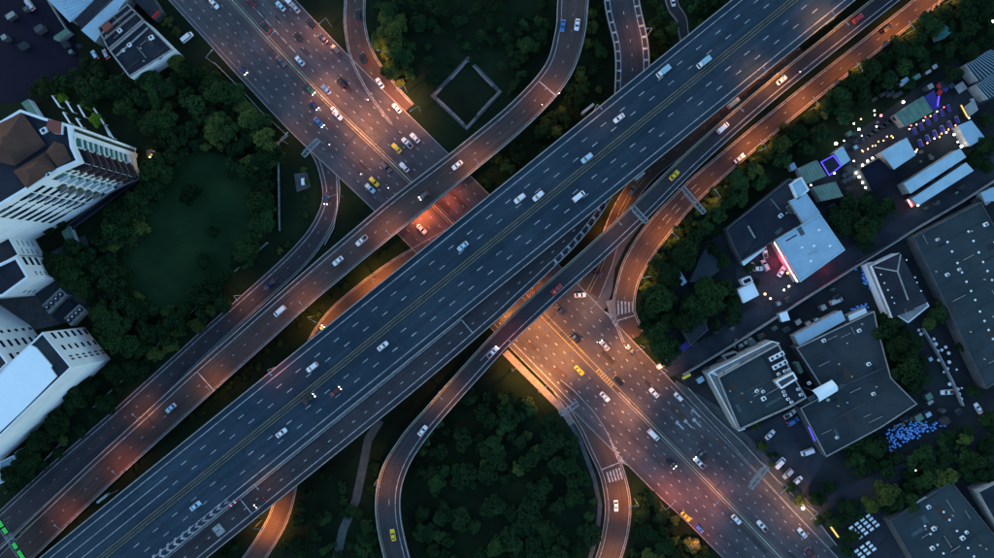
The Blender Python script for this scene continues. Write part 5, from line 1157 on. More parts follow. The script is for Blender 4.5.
def facade(r, A, B, h, cols, zs, wh, m, name='window', depth=.12, sill=None, proud=.06):
    """A,B photo pixels of the wall top at height h; cols = (t, width m); zs = window centre heights"""
    a, b_ = P(*A, h), P(*B, h); d = (b_ - a); d.z = 0; L = d.length; d /= L; nn = Vector((-d.y, d.x, 0)); mid = (a + b_) / 2
    if nn.dot(Vector((-mid.x, -mid.y, 0))) < 0: nn = -nn
    rz = math.atan2(d.y, d.x)
    for t, w in cols:
        for z in zs:
            c = a + d * (t * L) + nn * proud; q = MB(); q.box((c.x, c.y, z), (w, depth + proud, wh), rz, m); o = q.build(name, r)
            if sill:
                q = MB(); c2 = c + nn * (depth * .5 + .12); q.box((c2.x, c2.y, z - wh / 2 - .12), (w + .4, .45, .16), rz, sill); q.build('sill', r)
def slabs(r, path, h, zs, out, th, m, name='balcony'):
    """continuous balcony slab following a wall path (pixels at height h)"""
    pts = [P(*p, h) for p in path]
    for z in zs:
        q = MB()
        for i in range(len(pts) - 1):
            a, b_ = pts[i].copy(), pts[i + 1].copy(); a.z = b_.z = z; d = (b_ - a).normalized(); nn = Vector((-d.y, d.x, 0)); mid = (a + b_) / 2
            if nn.dot(Vector((-mid.x, -mid.y, 0))) < 0: nn = -nn
            o = nn * out
            q.beam(a + o * .5, b_ + o * .5 + d * (out * .3), out, th, m); q.beam(a + o + Vector((0, 0, .5)), b_ + o + d * (out * .3) + Vector((0, 0, .5)), .15, 1.0 + .01 * i, m)
        q.build(name, r)
# terraced white tower (45 m)
H = 45
rt = building('terraced_tower', [(45, 118), (71, 125), (74, 147), (81, 162), (60, 171), (46.8, 178), (26.6, 191), (0, 207), (-60, 240), (-60, 150), (0, 123), (22, 110)], H,
              'tall white terraced tower with brown hip roofs and zigzag balconies at the left', 'navy_roof', 'white_wall', 1.0, 'white_wall', .9, 'tower')
def hip(r, px, z0, z1, k=.45, axis=None, m='brown_roof'):
    a = [P(*p, z0) for p in px]; c = sum(a, Vector()) / len(a); b = MB(); top = []
    for p in a: t = c.lerp(p, k if axis is None else k); t.z = z1; top.append(t)
    for i in range(len(a)):
        j = (i + 1) % len(a); b.face([a[i], a[j], top[j], top[i]], m)
    b.face(top, m); b.build('hip_roof', r)
hip(rt, [(-12, 128), (22, 112), (46, 145), (15, 166), (-8, 160)], H + .9, H + 4.5, .18)
hip(rt, [(47, 150), (54, 141), (64, 144.5), (71.5, 160), (58, 168), (45, 152)], H + .9, H + 3.5, .2)
hip(rt, [(45, 152), (57, 169), (46, 176), (27, 189), (13, 171)], H + .9, H + 3.6, .3)
roofbox(rt, [(48, 119), (62, 122), (61, 134), (53, 133), (46, 127)], H, H + 1.5, 'red_brown', 'roof_box', 'white_wall')
ac(rt, 45, 131, H, 2.2); ac(rt, 50, 175, H + 1, 1.6)
fl = [H - 3.2 - k * 3.55 for k in range(12)]
facade(rt, (71, 125), (74, 147), H, [(.20, 2.2)], fl, 3.3, 'olive_glass')
facade(rt, (71, 125), (74, 147), H, [(.62, 4.6)], [z for z in fl if z > 6][:10], 2.9, 'teal_glass')
slabs(rt, [(72, 134.5), (72.6, 138.5)], H, [0.0 + H - 1.2], .5, .5, 'white_wall', 'beam')
a = P(71.3, 126.3, H); b = MB(); b.box((a.x + .2, a.y, H / 2), (.9, .9, H - 1), -.1, 'white_wall'); b.build('pilaster', rt)
a = P(71.9, 134, H); 
b = MB(); b.box((a.x + .5, a.y, H / 2), (.9, 1.6, H - 1), -.1, 'white_wall'); b.build('pilaster', rt)
for z in [H - 5.0 - k * 3.55 for k in range(11)]:
    b = MB(); c = P(73, 139.3, H); b.box((c.x + .3, c.y, z), (.6, 4.8, .55), .13, 'white_wall'); b.build('fin', rt)
facade(rt, (74, 147), (81, 162), H, [(.5, 5.6)], [H - 4 - k * 5 for k in range(8)], 3.6, 'dark_glass')
facade(rt, (81, 162), (60, 171), H, [(.35, 5.0)], [H - 4 - k * 5 for k in range(8)], 3.6, 'dark_glass')
slabs(rt, [(74.2, 148), (81, 162), (70, 166.6)], H, [H - 6.3 - k * 5 for k in range(7)], 1.5, .5, 'brown_balcony')
facade(rt, (81, 162), (60, 171), H, [(.85, 1.8)], [H - 3.2 - k * 3.8 for k in range(10)], 1.8, 'olive_glass')
facade(rt, (60, 171), (46.8, 178), H, [(.4, 3.2)], [H - 4 - k * 5 for k in range(8)], 3.0, 'teal_glass')
slabs(rt, [(58, 172.1), (49, 176.9)], H, [H - 6.2 - k * 5 for k in range(7)], 1.5, .4, 'white_wall')
facade(rt, (46.8, 178), (26.6, 191), H, [(.3, 3.0)], [H - 12 - k * 5.5 for k in range(6)], 2.6, 'olive_glass')
slabs(rt, [(43, 180.5), (36, 185)], H, [H - 14 - k * 5.5 for k in range(5)], 1.6, .5, 'concrete')
facade(rt, (26.6, 191), (0, 207), H, [(.24, 4.4)], [H - 4 - k * 4.6 for k in range(8)], 2.0, 'dark_glass')
facade(rt, (26.6, 191), (0, 207), H, [(.48, 1.0)], [H - 4 - k * 4.6 for k in range(8)], 1.4, 'olive_glass')
facade(rt, (26.6, 191), (0, 207), H, [(.93, 2.0)], [H - 4 - k * 4.6 for k in range(8)], 1.6, 'dark_glass')
facade(rt, (0, 207), (-60, 240), H, [(.08, 4.0), (.2, 2.0)], [H - 4 - k * 4.6 for k in range(8)], 2.0, 'dark_glass')
facade(rt, (46.8, 178), (26.6, 191), H, [(.72, 4.0)], [H - 4 - k * 4.6 for k in range(8)], 1.8, 'dark_glass')
facade(rt, (60, 171), (46.8, 178), H, [(.82, 1.6)], [H - 4 - k * 5 for k in range(8)], 2.4, 'olive_glass')
slabs(rt, [(26, 191.4), (19, 195.6)], H, [H - 5.6 - k * 4.6 for k in range(8)], .9, .3, 'white_wall')
facade(rt, (26.6, 191), (0, 207), H, [(.72, 3.0)], [H - 4 - k * 4.6 for k in range(8)], .7, 'dark_glass')
building('terrace_or_shade_strip', [(122, 185), (143, 172), (146, 176), (70, 231), (66, 226)], 2.0, 'long low strip coloured black as the shadow along the foot of the terraced tower', 'pool_dark', 'dark_steel', .3, 'dark_steel', .5, 'terrace')  # walls and parapet coloured dark, standing in for a shadow strip
building('terrace_or_shade_strip', [(62, 232), (70, 226), (80, 251), (73, 254)], 2.5, 'pale green flat terrace between the white towers', 'green_roof', 'white_wall', .4, 'green_roof', .5, 'terrace')
# white mid block and tower below it
r = building('white_block', [(-60, 150 + 60), (-2, 215), (21, 255), (-60, 300)], 15, 'lower white block with dark roof between the two left towers', 'navy_roof', 'white_wall', .8, 'white_wall', .6)
facade(r, (0, 219), (21, 255), 15, [(.15, 2.2), (.4, 2.2), (.65, 2.2), (.88, 2.0)], [12.6, 9.6, 6.6, 3.6], .35, 'concrete_dark')
r = building('white_tower', [(-30, 278), (17.7, 256), (30.5, 277.5), (4.5, 296.5), (-30, 300)], 20, 'white tower with dark sunken roof and three dark window slots, left edge', 'navy_roof', 'white_wall', 1.0, 'white_wall', .9, 'tower')
facade(r, (17.7, 256), (30.5, 277.5), 20, [(.22, 3.4)], [17.3, 13.6, 9.9], 1.6, 'dark_glass')
facade(r, (17.7, 256), (30.5, 277.5), 20, [(.74, .5), (.84, .5)], [15, 12, 9, 6, 3], .9, 'concrete_dark')
facade(r, (30.5, 277.5), (4.5, 296.5), 20, [(.75, 1.6)], [12, 9, 6], .5, 'concrete_dark')
# big white-roofed block (27 m)
H = 27
r4 = building('white_block', [(43.5, 332), (72.6, 367), (0, 437), (-60, 490), (-60, 430), (5, 368), (30, 345)], H,
              'large bright white-roofed block with window slots at the lower left edge', 'slate_roof', 'white_wall', .8, 'white_wall', .45)
roofbox(r4, [(30, 345), (35.5, 347.4), (51.6, 366), (50.5, 368), (56.5, 376.5), (23.4, 410), (-12, 443), (-60, 480), (-60, 440), (5, 369)], H - .05, H + .75, 'white_roof', 'penthouse', 'white_wall')
roofbox(r4, [(52, 367), (57, 362), (62, 359), (72, 367), (60, 377)], H - .05, H + .25, 'navy_roof', 'roof_box')
fl = [H - 3.9 - k * 4.3 for k in range(6)]
facade(r4, (43.5, 332), (72.6, 367), H, [(.13, 2.7)], fl, 1.5, 'dark_glass')
facade(r4, (43.5, 332), (72.6, 367), H, [(.47, 2.1)], fl, 1.3, 'dark_glass')
facade(r4, (43.5, 332), (72.6, 367), H, [(.72, .7), (.80, .7)], fl, 1.9, 'concrete_dark')
r = building('white_block', [(-60, 300), (-16, 330), (9, 363), (-30, 400), (-60, 400)], H, 'white windowed block left of the big white roof, cut by the picture edge', 'slate_roof', 'white_wall', .8, 'white_wall', .45)
facade(r, (-16, 330), (9, 363), H, [(.10, 1.2), (.45, 3.0), (.84, 2.8)], fl, 1.5, 'dark_glass')
r = building('low_annex', [(0, 462), (14, 455), (20, 468), (8, 480), (0, 484)], 6, 'small pale blue annex below the big white block', 'blue_roof', 'white_wall', .5, 'white_wall', .4)
r = building('low_annex', [(14, 453), (20, 449), (24, 456), (18, 461)], 5, 'tiny pale blue box roof beside the small annex', 'blue_roof', 'white_wall')
# roofs with round fans
for k, (px, lb) in enumerate(((((42, 305), (60, 288), (67, 295), (49, 314)), 'grey plant roof with four round fans, upper left one'), (((64, 318), (79, 304), (86, 310), (71, 326)), 'grey plant roof with four round fans, lower right one'))):
    px = list(px); r = building('plant_room', px, 4, lb, 'concrete', 'concrete')
    for j in range(4):
        t = (j + .5) / 4; x = px[0][0] + (px[1][0] - px[0][0]) * t + (px[3][0] - px[0][0]) * .5; y = px[0][1] + (px[1][1] - px[0][1]) * t + (px[3][1] - px[0][1]) * .5
        p = P(x, y, 4); b = MB(); b.tube((p.x, p.y, 3.99), (p.x, p.y, 5.0), 1.0, 1.0, 'dark_steel', 14); b.build('fan_drum', r)
        b = MB(); b.tube((p.x + .15, p.y + .15, 4.9), (p.x + .15, p.y + .15, 5.1), .34, .34, 'skylight', 12); b.build('fan_cap', r)
building('plant_room', [(52, 316), (68, 300), (76, 306), (61, 324)], 2.6, 'dark low roof between the two roofs with round fans', 'navy_roof', 'concrete_dark')
building('plant_room', [(35, 294), (58, 281), (62, 288), (42, 306)], 3, 'plain grey roof above the round-fan roofs', 'slate_roof', 'concrete_dark')
# planter deck with white beams
for k, (a, c, w) in enumerate((((51, 94), (60, 107), 0), ((66, 101), (73, 112), 0), ((78, 105), (85, 117), 0), ((88, 99), (113, 138), 0), ((63, 112), (70, 123), 0), ((76, 118), (82, 127), 0), ((104, 124), (110, 136), 0))):
    A, B = P(*a, 3), P(*c, 3); m = A.lerp(B, .5); m.z = 0; b = MB(); r = thing('pergola_beam', m, '%s white garden beam from the left beside the lime shrubs' % ORD[k], 'garden beam', 'white beams around the lime shrubs')
    b.beam(A, B, .6, .35, 'white_wall'); b.build('beam', r)
    for q in (A, B): b = MB(); b.beam((q.x, q.y, 0), (q.x, q.y, 2.85), .3, .3, 'white_wall'); b.build('post', r)
p = P(155, 156, 0); r = thing('garden_terrace', p, 'small lit garden terrace with warm lamps beyond the terraced tower tip', 'terrace')
b = MB(); b.prism(XY([(146, 150), (168, 148), (175, 160), (150, 168)]), .02, .35, 'concrete_dark'); b.build('floor', r)
for x, y in ((152, 155), (158.5, 151), (163, 159), (168, 157), (158, 162.5), (150, 157)):
    q = P(x, y, 3); b = MB(); b.ball(q, .38, 'bulb_warm'); b.build('lamp_globe', r); b = MB(); b.tube((q.x, q.y, .3), (q.x, q.y, 2.7), .06, .05, 'steel', 6); b.build('lamp_post', r)
gl = bpy.data.objects.new('lamp_light', lightdata('lamp_light', (1, .7, .25), 420, spot=False)); COL.objects.link(gl); gl.parent = r; gl.location = (0, 0, 3)
# top-left blocks
r = building('slate_roofed_house', [(109.7, 51), (145, 21), (174, 50), (130, 77.5)], 9, 'dark flat-roofed block with a white lower front, nearest the avenue at top left', 'navy_roof', 'white_wall', .7, 'concrete', .5)
for t in (.35, .62):
    pass
b = MB(); A, B = P(111, 51, 9), P(143, 22.5, 9); b.beam(A + Vector((2.2, -2, .2)), B + Vector((2.2, -2, .2)), .5, .5, 'concrete'); b.build('roof_ridge', r)
ac(r, 152, 38, 9, 1.8); 
r = building('slate_roofed_house', [(98, 28), (128, 4), (144, 20), (108.5, 50)], 8, 'dark ridged block left of the white-fronted dark block', 'navy_roof', 'concrete_dark', .5, 'concrete', .4)
for t in (.3, .55):
    A = P(98, 28, 8).lerp(P(108.5, 50, 8), t); B = P(128, 4, 8).lerp(P(144, 20, 8), t); b = MB(); b.beam(A + Vector((0, 0, .3)), B + Vector((0, 0, .3)), .7, .6, 'pavement'); b.build('roof_ridge', r)
roofbox(r, [(101, 27), (108, 21), (112, 26), (105, 32)], 8, 9.2, 'red_brown')
r = building('pale_roofed_house', [(50, -12), (95, -12), (95, 3), (70, 20.5), (48, -2)], 6, 'pale blue pitched roof cut by the top edge at the left', 'blue_roof', 'concrete', 0, over=.5)
ribs(r, [(50, -10), (70, 20), (95, 2), (95, -10)], 6.02, 8, 'blue_roof2')
r = building('pale_roofed_house', [(81, 30), (122, -8), (128, -3), (95, 42)], 7, 'pale blue-grey strip roof left of the dark ridged block', 'blue_roof', 'concrete', 0)
r = building('navy_roofed_house', [(74, 20), (100, -6), (118, -8), (82, 29)], 6.5, 'dark navy roof between two pale strips at the top left', 'navy_roof', 'concrete', 0)
r = building('navy_roofed_house', [(128, -6), (150, -6), (160, 10), (152, 18)], 6, 'dark roof with red edge near the avenue at the top', 'navy_roof', 'concrete_dark', 0)
b = MB(); b.beam(P(152.5, 18, 5.5), P(159.5, 11, 5.5), .5, 1.2, 'red'); b.build('red_awning', r)
building('small_shed', [(53, 37), (66, 28), (70, 32), (58, 41)], 3, 'small pale shed at the fence end in the top left yard', 'green_roof', 'concrete')
building('small_shed', [(21, 103), (28, 99), (40, 118), (36, 122)], 4, 'pale green narrow roof left of the brown hip roof', 'green_roof', 'white_wall')
# right side
r = building('navy_roofed_shed', [(727, 228), (790, 178), (796, 186), (806, 205), (815, 218), (776, 240), (741, 262), (733, 246)], 5, 'broad dark roof complex above the long white canopy', 'navy_roof', 'concrete_dark', .4, 'concrete_dark', .5)
roofbox(r, [(728, 230), (745, 217), (757, 237), (741, 259)], 5, 5.6, 'navy_roof')
b = MB(); A, B = P(748, 226, 5.7), P(755, 238, 5.7); b.beam(A, B, .6, .4, 'concrete'); b.build('roof_ridge', r)
r = building('long_canopy', [(739.5, 257), (760.5, 242), (764.5, 249), (744, 265)], 4.5, 'long white canopy roof over the parked cars, wide part', 'white_roof', 'concrete', over=.2, cat='canopy')
r = building('long_canopy', [(758, 243), (774.5, 235), (776, 237), (762, 247)], 4.8, 'narrow white strip roof continuing the long canopy', 'white_roof', 'concrete', cat='canopy')
r = building('pale_blue_hall', [(776, 240), (820, 214), (845, 250), (800.5, 282)], 8, 'big square pale blue roof with pink neon on its left wall', 'blue_roof', 'concrete', .3, 'blue_roof2', .3, 'hall')
for x, y in ((802, 247.5), (814, 246), (830, 246), (811, 261), (819, 230)): 
    p = P(x, y, 8); b = MB(); b.box((p.x, p.y, 8.1), (1.0, .8, .25), .6, 'skylight'); b.build('roof_vent', r)
A, B = P(777, 241.5, 5), P(800, 281, 5); b = MB(); b.beam(A + Vector((-.9, -.3, 0)), A.lerp(B, .35) + Vector((-.9, -.3, 0)), .35, .5, 'bulb_white'); b.build('neon_tube', r)
b = MB(); b.beam(A.lerp(B, .35) + Vector((-1.0, -.3, 0)), A.lerp(B, .78) + Vector((-1.0, -.3, 0)), .5, .7, 'neon_pink'); b.build('neon_tube', r)
b = MB(); b.beam(A.lerp(B, .8) + Vector((-.9, -.3, 0)), B + Vector((-.9, -.3, 0)), .35, .5, 'bulb_white'); b.build('neon_tube', r)
for x, y, c, e in ((779, 262, (1, .05, .10), 420), (826, 268, (1, .05, .05), 160), (775, 244, (.5, .1, 1), 180)):
    lo = bpy.data.objects.new('lamp_light', lightdata('lamp_light', c, e, spot=False)); COL.objects.link(lo); lo.parent = r; lo.location = P(x, y, 3.5) - Vector(r.location)
r = building('pale_blue_hall', [(789.5, 201), (806, 193), (820, 213), (804, 224)], 7, 'pale blue middle roof attached above the big square one', 'blue_roof', 'concrete', .2, 'blue_roof2', .3, 'hall')
r = building('pale_blue_hall', [(790, 184), (801, 177), (809, 190), (797, 200)], 6.5, 'small teal-blue top roof above the middle pale blue roof', 'blue_roof2', 'white_wall', .5, 'white_wall', .5, 'hall')
building('small_shed', [(789.5, 165), (794, 162), (797, 168), (792, 171)], 3, 'tiny pale box roof above the teal-blue roofs', 'blue_roof', 'concrete')
r = building('ribbed_roof_shed', [(799, 168), (816.5, 160), (826.5, 176), (806.5, 184)], 5, 'ribbed grey-green roof left of the purple neon frame, upper', 'green_roof', 'concrete'); ribs(r, [(799, 168), (816.5, 160), (826.5, 176), (806.5, 184)], 5.02, 6, 'concrete')
r = building('ribbed_roof_shed', [(813.5, 187), (835, 181.5), (843, 196.5), (822, 201)], 5, 'ribbed grey-green roof left of the black square roof, lower', 'green_roof', 'concrete'); ribs(r, [(813.5, 187), (835, 181.5), (843, 196.5), (822, 201)], 5.02, 6, 'concrete')
r = building('neon_pavilion', [(820.5, 162), (833.5, 155), (841.5, 166), (829, 176)], 4, 'dark square pavilion outlined in purple-blue neon', 'navy_roof', 'dark_steel', cat='pavilion')
b = MB(); ring(b, XY([(820.5, 162), (833.5, 155), (841.5, 166), (829, 176)], 4), .34, 4.0, 4.3, 'neon_blue'); b.build('neon_frame', r)
building('pale_roofed_stall', [(834, 152.5), (843, 146.5), (850.5, 160), (842, 166)], 4, 'pale blue square roof right of the purple neon frame', 'blue_roof2', 'concrete')
building('black_roofed_hall', [(860, 168.5), (878.5, 158), (895, 174.5), (871.5, 190.5)], 6, 'black square roof below the market', 'pool_dark', 'concrete_dark', .3, 'pool_dark', .4, 'hall')
building('pale_roofed_hall', [(882.5, 152.5), (906.5, 138.5), (915, 154.5), (894, 168.5)], 6, 'pale teal roof right of the black square roof', 'blue_roof2', 'concrete', over=.3, cat='hall')
r = building('green_canopy', [(896.5, 114.5), (923, 97), (932, 111), (905.5, 126)], 5, 'pale green canopy roof above the market tables', 'green_roof', 'concrete', over=.3, cat='canopy'); ribs(r, [(896.5, 114.5), (923, 97), (932, 111), (905.5, 126)], 5.02, 5, 'green_roof')
r = building('neon_pavilion', [(923.5, 97), (934, 90), (941, 107), (932, 111)], 3.5, 'dark stall with violet neon right of the green canopy', 'purple_canvas', 'dark_steel', cat='pavilion')
b = MB(); b.beam(P(939, 96, 3.9), P(937.5, 106, 3.9), .45, .4, 'neon_blue'); b.build('neon_tube', r)
r = building('long_roofed_shed', [(904.7, 183.5), (960, 149), (965.5, 157), (910.5, 193)], 6, 'upper one of two long pale blue roofs', 'blue_roof2', 'concrete', over=.2)
r = building('long_roofed_shed', [(912.7, 198.6), (966, 163), (973, 170.5), (918.7, 204.8)], 6, 'lower one of two long pale blue roofs', 'blue_roof2', 'concrete', over=.2)
building('cloth_roof', [(959, 126), (971, 121), (983.5, 137), (970, 145.5)], 5, 'pale blue cloth roof beside the dark trees at right', 'blue_roof', 'concrete', over=.3, cat='canopy')
r = building('small_shed', [(981, 193), (994, 187), (1002, 200), (985, 202)], 4, 'bright blue box roof at the right edge below the long roofs', 'blue_roof', 'concrete')
r = building('neon_stall', [(964, 107), (973, 100), (978, 110), (969, 117)], 3.5, 'pale stall with a yellow neon strip at the market end', 'concrete', 'dark_steel', cat='stall')
b = MB(); b.beam(P(961, 105, 4), P(967.5, 117, 4), .42, .35, 'neon_yellow'); b.build('neon_tube', r)
building('cream_roofed_hut', [(738, 290.5), (753, 282.5), (759, 295), (743.5, 303)], 5, 'cream square roof hut at the courtyard corner', 'white_roof', 'white_wall', .4, 'white_wall', .3)
building('cream_roofed_hut', [(741, 280), (750, 276), (753, 281.5), (744, 285.5)], 4, 'tiny framed roof attached above the cream hut', 'navy_roof', 'white_wall', .5, 'white_wall', .4)
building('slate_shed', [(700, 258), (708, 245), (716, 252), (720, 270), (703, 283), (690, 282)], 4, 'irregular grey-blue shed roof under the trees left of the hut', 'slate_roof', 'concrete_dark')
building('small_shed', [(674, 272), (679, 269), (687, 282), (682, 286)], 3.5, 'narrow pale-edged shed roof between the trees', 'blue_roof', 'concrete')
building('slate_shed', [(678, 322), (702, 313), (708, 330), (690, 346)], 4, 'grey-blue square roof beside the lane corner', 'slate_roof', 'concrete_dark', .3, 'concrete_dark')
building('slate_shed', [(676, 350), (688, 340), (693, 345), (680, 354)], 3.2, 'small violet-blue roof at the lane corner', 'purple_canvas', 'concrete_dark')
# big warehouse
wl = [(913, 237), (981, 202), (1060, 345), (986, 389)]
r = building('warehouse', wl, 6, 'huge blue-grey warehouse roof with rows of white skylights, right edge', 'warehouse_roof', 'concrete_dark', .3, 'concrete_dark', .4, 'warehouse')  # wall shade is put into the colour: dark concrete on all sides
sk = []
for k in range(10): sk.append((948 + k * 4.45 - .5, 242 + k * 9.8 + (0)))
skylights(r, [(947.5, 242), (952, 251.5), (957.5, 263), (962, 272.5), (966.5, 281.8), (971, 291), (975.2, 300), (980, 311.5), (984.5, 321), (988.5, 330), (968.5, 231.5), (973.5, 241), (978.8, 252.5), (983, 262), (987.5, 271), (992, 280), (993, 339)], 6, .5)
b = MB(); A, B = P(953, 222, 10), P(1010, 340, 10)
for s in range(1, 9): b.beam(P(913 + s * 8.1, 237 + s * 16.9, 6.03), P(981 + s * 8.8, 202 + s * 15.9, 6.03), .2, .1, 'warehouse_roof')
b.build('roof_seams', r)
# hip roofed house
r = building('hip_roofed_house', [(872, 266), (900, 253), (928, 302), (893, 318)], 7, 'dark hip-roofed house with pale ridges and white border beside the lane', 'navy_roof', 'white_wall', cat='house')
z = 7
b = MB(); px = [(874, 267), (900.5, 254.5), (926.5, 301), (893.5, 315)]; R1, R2 = P(897.5, 271.5, 9.5), P(908, 300, 9.5); C = [P(*p, 7.02) for p in px]
for f in ((C[0], C[1], R1), (C[1], C[2], R2, R1), (C[2], C[3], R2), (C[3], C[0], R1, R2)): b.face(list(f), 'navy_roof')
b.build('hip_roof', r); b = MB(); up = Vector((0, 0, .12))
for f in ((C[0], R1), (C[1], R1), (R1, R2)): b.beam(f[0] + up, f[1] + up, .5, .25, 'concrete')
b.build('roof_ridge', r)
skylights(r, [(881, 274.5), (884.5, 283), (888, 290), (892, 297.5), (894.5, 303), (906.5, 260), (915, 277.5), (917, 282.5), (921, 291)], 7.6, .35)
building('side_wing', [(866.5, 265), (873, 262), (893, 308), (887, 314)], 5, 'narrow white striped wing on the left side of the hip-roofed house', 'white_wall', 'white_wall', .4, 'concrete', .5)
building('side_wing', [(890.5, 312), (904, 310), (926, 301), (929, 306), (908, 323)], 5, 'pale grey wing at the lower end of the hip-roofed house', 'concrete', 'concrete', .3, 'white_wall', .4)
# long slate building
r = building('slate_hall', [(796, 348), (874, 311), (878, 330), (891, 378), (917, 404), (880, 428), (826, 457), (800, 408), (826, 394)], 7, 'large dark slate flat roof in the right centre', 'slate_roof', 'concrete_dark', .4, 'concrete', .35, 'hall')
b = MB(); b.beam(P(838, 388, 7.1), P(884, 368, 7.1), .35, .25, 'concrete_dark'); b.beam(P(834, 420, 7.1), P(885, 392, 7.1), .3, .2, 'concrete_dark'); b.build('roof_seams', r)
p = P(812, 435, 7); b = MB(); b.beam(P(808.5, 427, 7.2), P(815, 441, 7.2), .35, .3, 'neon_blue'); b.build('neon_tube', r)
def vault(px, z, rise, label):
    a = [P(*p, z) for p in px]; c = sum(a, Vector()) / 4; c.z = 0; r = thing('vaulted_roof', c, label, 'canopy'); b = MB(); n = 8; prev = None
    for k in range(n + 1):
        t = k / n; u = a[0].lerp(a[3], t); v = a[1].lerp(a[2], t); hh = math.sin(math.pi * t) * rise; u = u + Vector((0, 0, hh)); v = v + Vector((0, 0, hh))
        if prev: b.face([prev[0], prev[1], v, u], 'white_roof'); b.face([u - Vector((0, 0, .15)), v - Vector((0, 0, .15)), prev[1] - Vector((0, 0, .15)), prev[0] - Vector((0, 0, .15))], 'white_roof')
        prev = (u, v)
    b.build('roof', r, smooth=True)
    for q in a: b = MB(); b.beam((q.x, q.y, 0), (q.x, q.y, z), .3, .3, 'steel'); b.build('post', r)
vault([(812, 390.5), (832, 380), (837.5, 391), (819, 402)], 8.5, 2.2, 'white barrel-vaulted canopy on the edge of the slate roof')
building('long_roofed_shed', [(795, 336), (841, 311), (845, 320), (799.5, 345)], 6, 'long pale blue roof along the top of the slate building', 'blue_roof', 'concrete', over=.2)
building('long_roofed_shed', [(848, 316), (865.5, 308), (867.5, 313), (850, 321.5)], 5, 'short pale roof right of the long pale blue one', 'white_roof', 'concrete')
building('small_shed', [(795.5, 364), (799, 362), (803.5, 372), (800, 374)], 4, 'narrow pale green roof between the two large right buildings', 'green_roof', 'concrete')
building('small_shed', [(779, 314), (787, 311), (790, 320), (782, 322)], 3.5, 'small pale square roof on the lane wall', 'white_roof', 'concrete')
# building with dark green roof and roof plant
H = 11
r = building('flat_roofed_office', [(717, 377), (778, 343.5), (793, 376), (806, 397.5), (790, 407), (739, 430)], H, 'flat grey-green roofed office block with rooftop plant beside the avenue', 'slate_roof', 'concrete_dark', .9, 'concrete', .5)
b = MB(); b.prism(XY([(718.5, 378), (760, 354.5), (772, 372), (776, 385), (787, 404), (741, 427)], H + .06), H, H + .06, 'warehouse_roof'); b.build('roof_membrane', r)
b = MB(); b.beam(P(729, 400, H + .1), P(770, 380, H + .1), .3, .15, 'concrete_dark'); b.build('roof_seams', r)
roofbox(r, [(761, 354), (777.5, 345), (790, 370), (774, 378)], H, H + .3, 'navy_roof', 'plant_deck')
for i in range(3):
    for j in range(2): ac(r, 771.5 + i * 4.7 + j * 3.2, 358.5 - i * 2.4 + j * 8.5, H + .3, 1.9, .5)
for x, y in ((778, 374), (784, 371), (788, 369.5)): ac(r, x, y, H + .3, 1.1, .5)
roofbox(r, [(775, 381.5), (793, 372), (797, 379), (781, 389)], H, H + 3, 'concrete_dark', 'stair_house', 'concrete')
b = MB(); ring(b, XY([(775, 381.5), (793, 372), (797, 379), (781, 389)], H + 3), .6, H + 2.9, H + 3.5, 'white_wall'); b.build('stair_house_parapet', r)
roofbox(r, [(782, 390), (796.5, 380), (804, 396), (788, 403)], H, H + .4, 'navy_roof', 'plant_deck')
for x, y in ((784.5, 395), (787.5, 399), (797.5, 389), (800, 394.5), (783, 391.5), (791, 402)): ac(r, x, y, H + .4, 1.1, .3)
ter = building('office_terrace', [(707.5, 373.5), (714, 371), (745, 429), (738.5, 431)], 9, 'pale side terrace along the avenue side of the office block', 'concrete', 'concrete', .5, 'white_wall', .4, 'terrace')
ter = building('office_terrace', [(709, 372.5), (772, 341), (779.5, 343), (718, 376)], 9.2, 'pale upper terrace along the lane side of the office block', 'concrete', 'concrete', .5, 'white_wall', .4, 'terrace')
for x, y in ((740, 345.5), (745, 342), (749.5, 339.5)):
    p = P(x, y); b = MB(); b.box((p.x, p.y, .9), (1.6, 1.4, 1.8), .5, 'concrete'); tag(b.build('water_tank'), {740: 'leftmost', 745: 'middle', 749.5: 'rightmost'}[x] + ' of three small pale tanks between office block and lane wall', 'tank')
r = building('framed_shed', [(723, 356), (736, 351.5), (739, 357), (728, 363)], 4, 'small dark framed roof between the office block and lane wall', 'navy_roof', 'concrete', .4, 'concrete', .3)
# lower right warehouse
r = building('warehouse', [(889.5, 520.5), (951, 481), (1015, 560), (940, 610), (915, 565)], 6, 'blue-grey warehouse with scattered white skylights in the lower right corner', 'warehouse_roof', 'concrete_dark', .3, 'concrete_dark', .4, 'warehouse')  # walls darkened by material to look shadowed
skylights(r, [(943.7, 512), (949.5, 520), (957, 531), (962.5, 539.5), (968, 548), (974, 556.5), (925, 526), (930.5, 534), (937.5, 545), (943.5, 553.5)], 6, .5)
for x, y in ((937.5, 528), (945, 538.5)): 
    p = P(x, y, 6); b = MB(); b.box((p.x, p.y, 6.2), (1.6, .9, .4), .9, 'dark_steel'); b.build('roof_vent', r)
b = MB(); b.beam(P(915, 503.5, 6.5), P(926, 497, 6.5), .5, .5, 'concrete'); b.beam(P(951, 530, 6.05), P(975, 508, 6.05), .3, .1, 'warehouse_roof'); b.beam(P(962, 545, 6.05), P(988, 527, 6.05), .3, .1, 'warehouse_roof'); b.build('roof_ridge', r)
r = building('warehouse', [(978, 492), (1005, 478), (1040, 520), (1005, 540)], 7, 'violet-grey roof at the right edge next to the corner warehouse', 'navy_roof', 'concrete', .2, 'concrete', .3, 'warehouse')
for k in range(2):
    px = [(966 + k * 10, 65 + k * 20), (990 + k * 6, 50 + k * 20), (1020, 62 + k * 20), (978 + k * 10, 81 + k * 18)]
    r = building('ribbed_roof_hall', px, 6, ['upper', 'lower'][k] + ' ribbed blue-grey roof at the right edge near the top', 'warehouse_roof', 'concrete'); ribs(r, px, 6.05, 12, 'blue_roof')
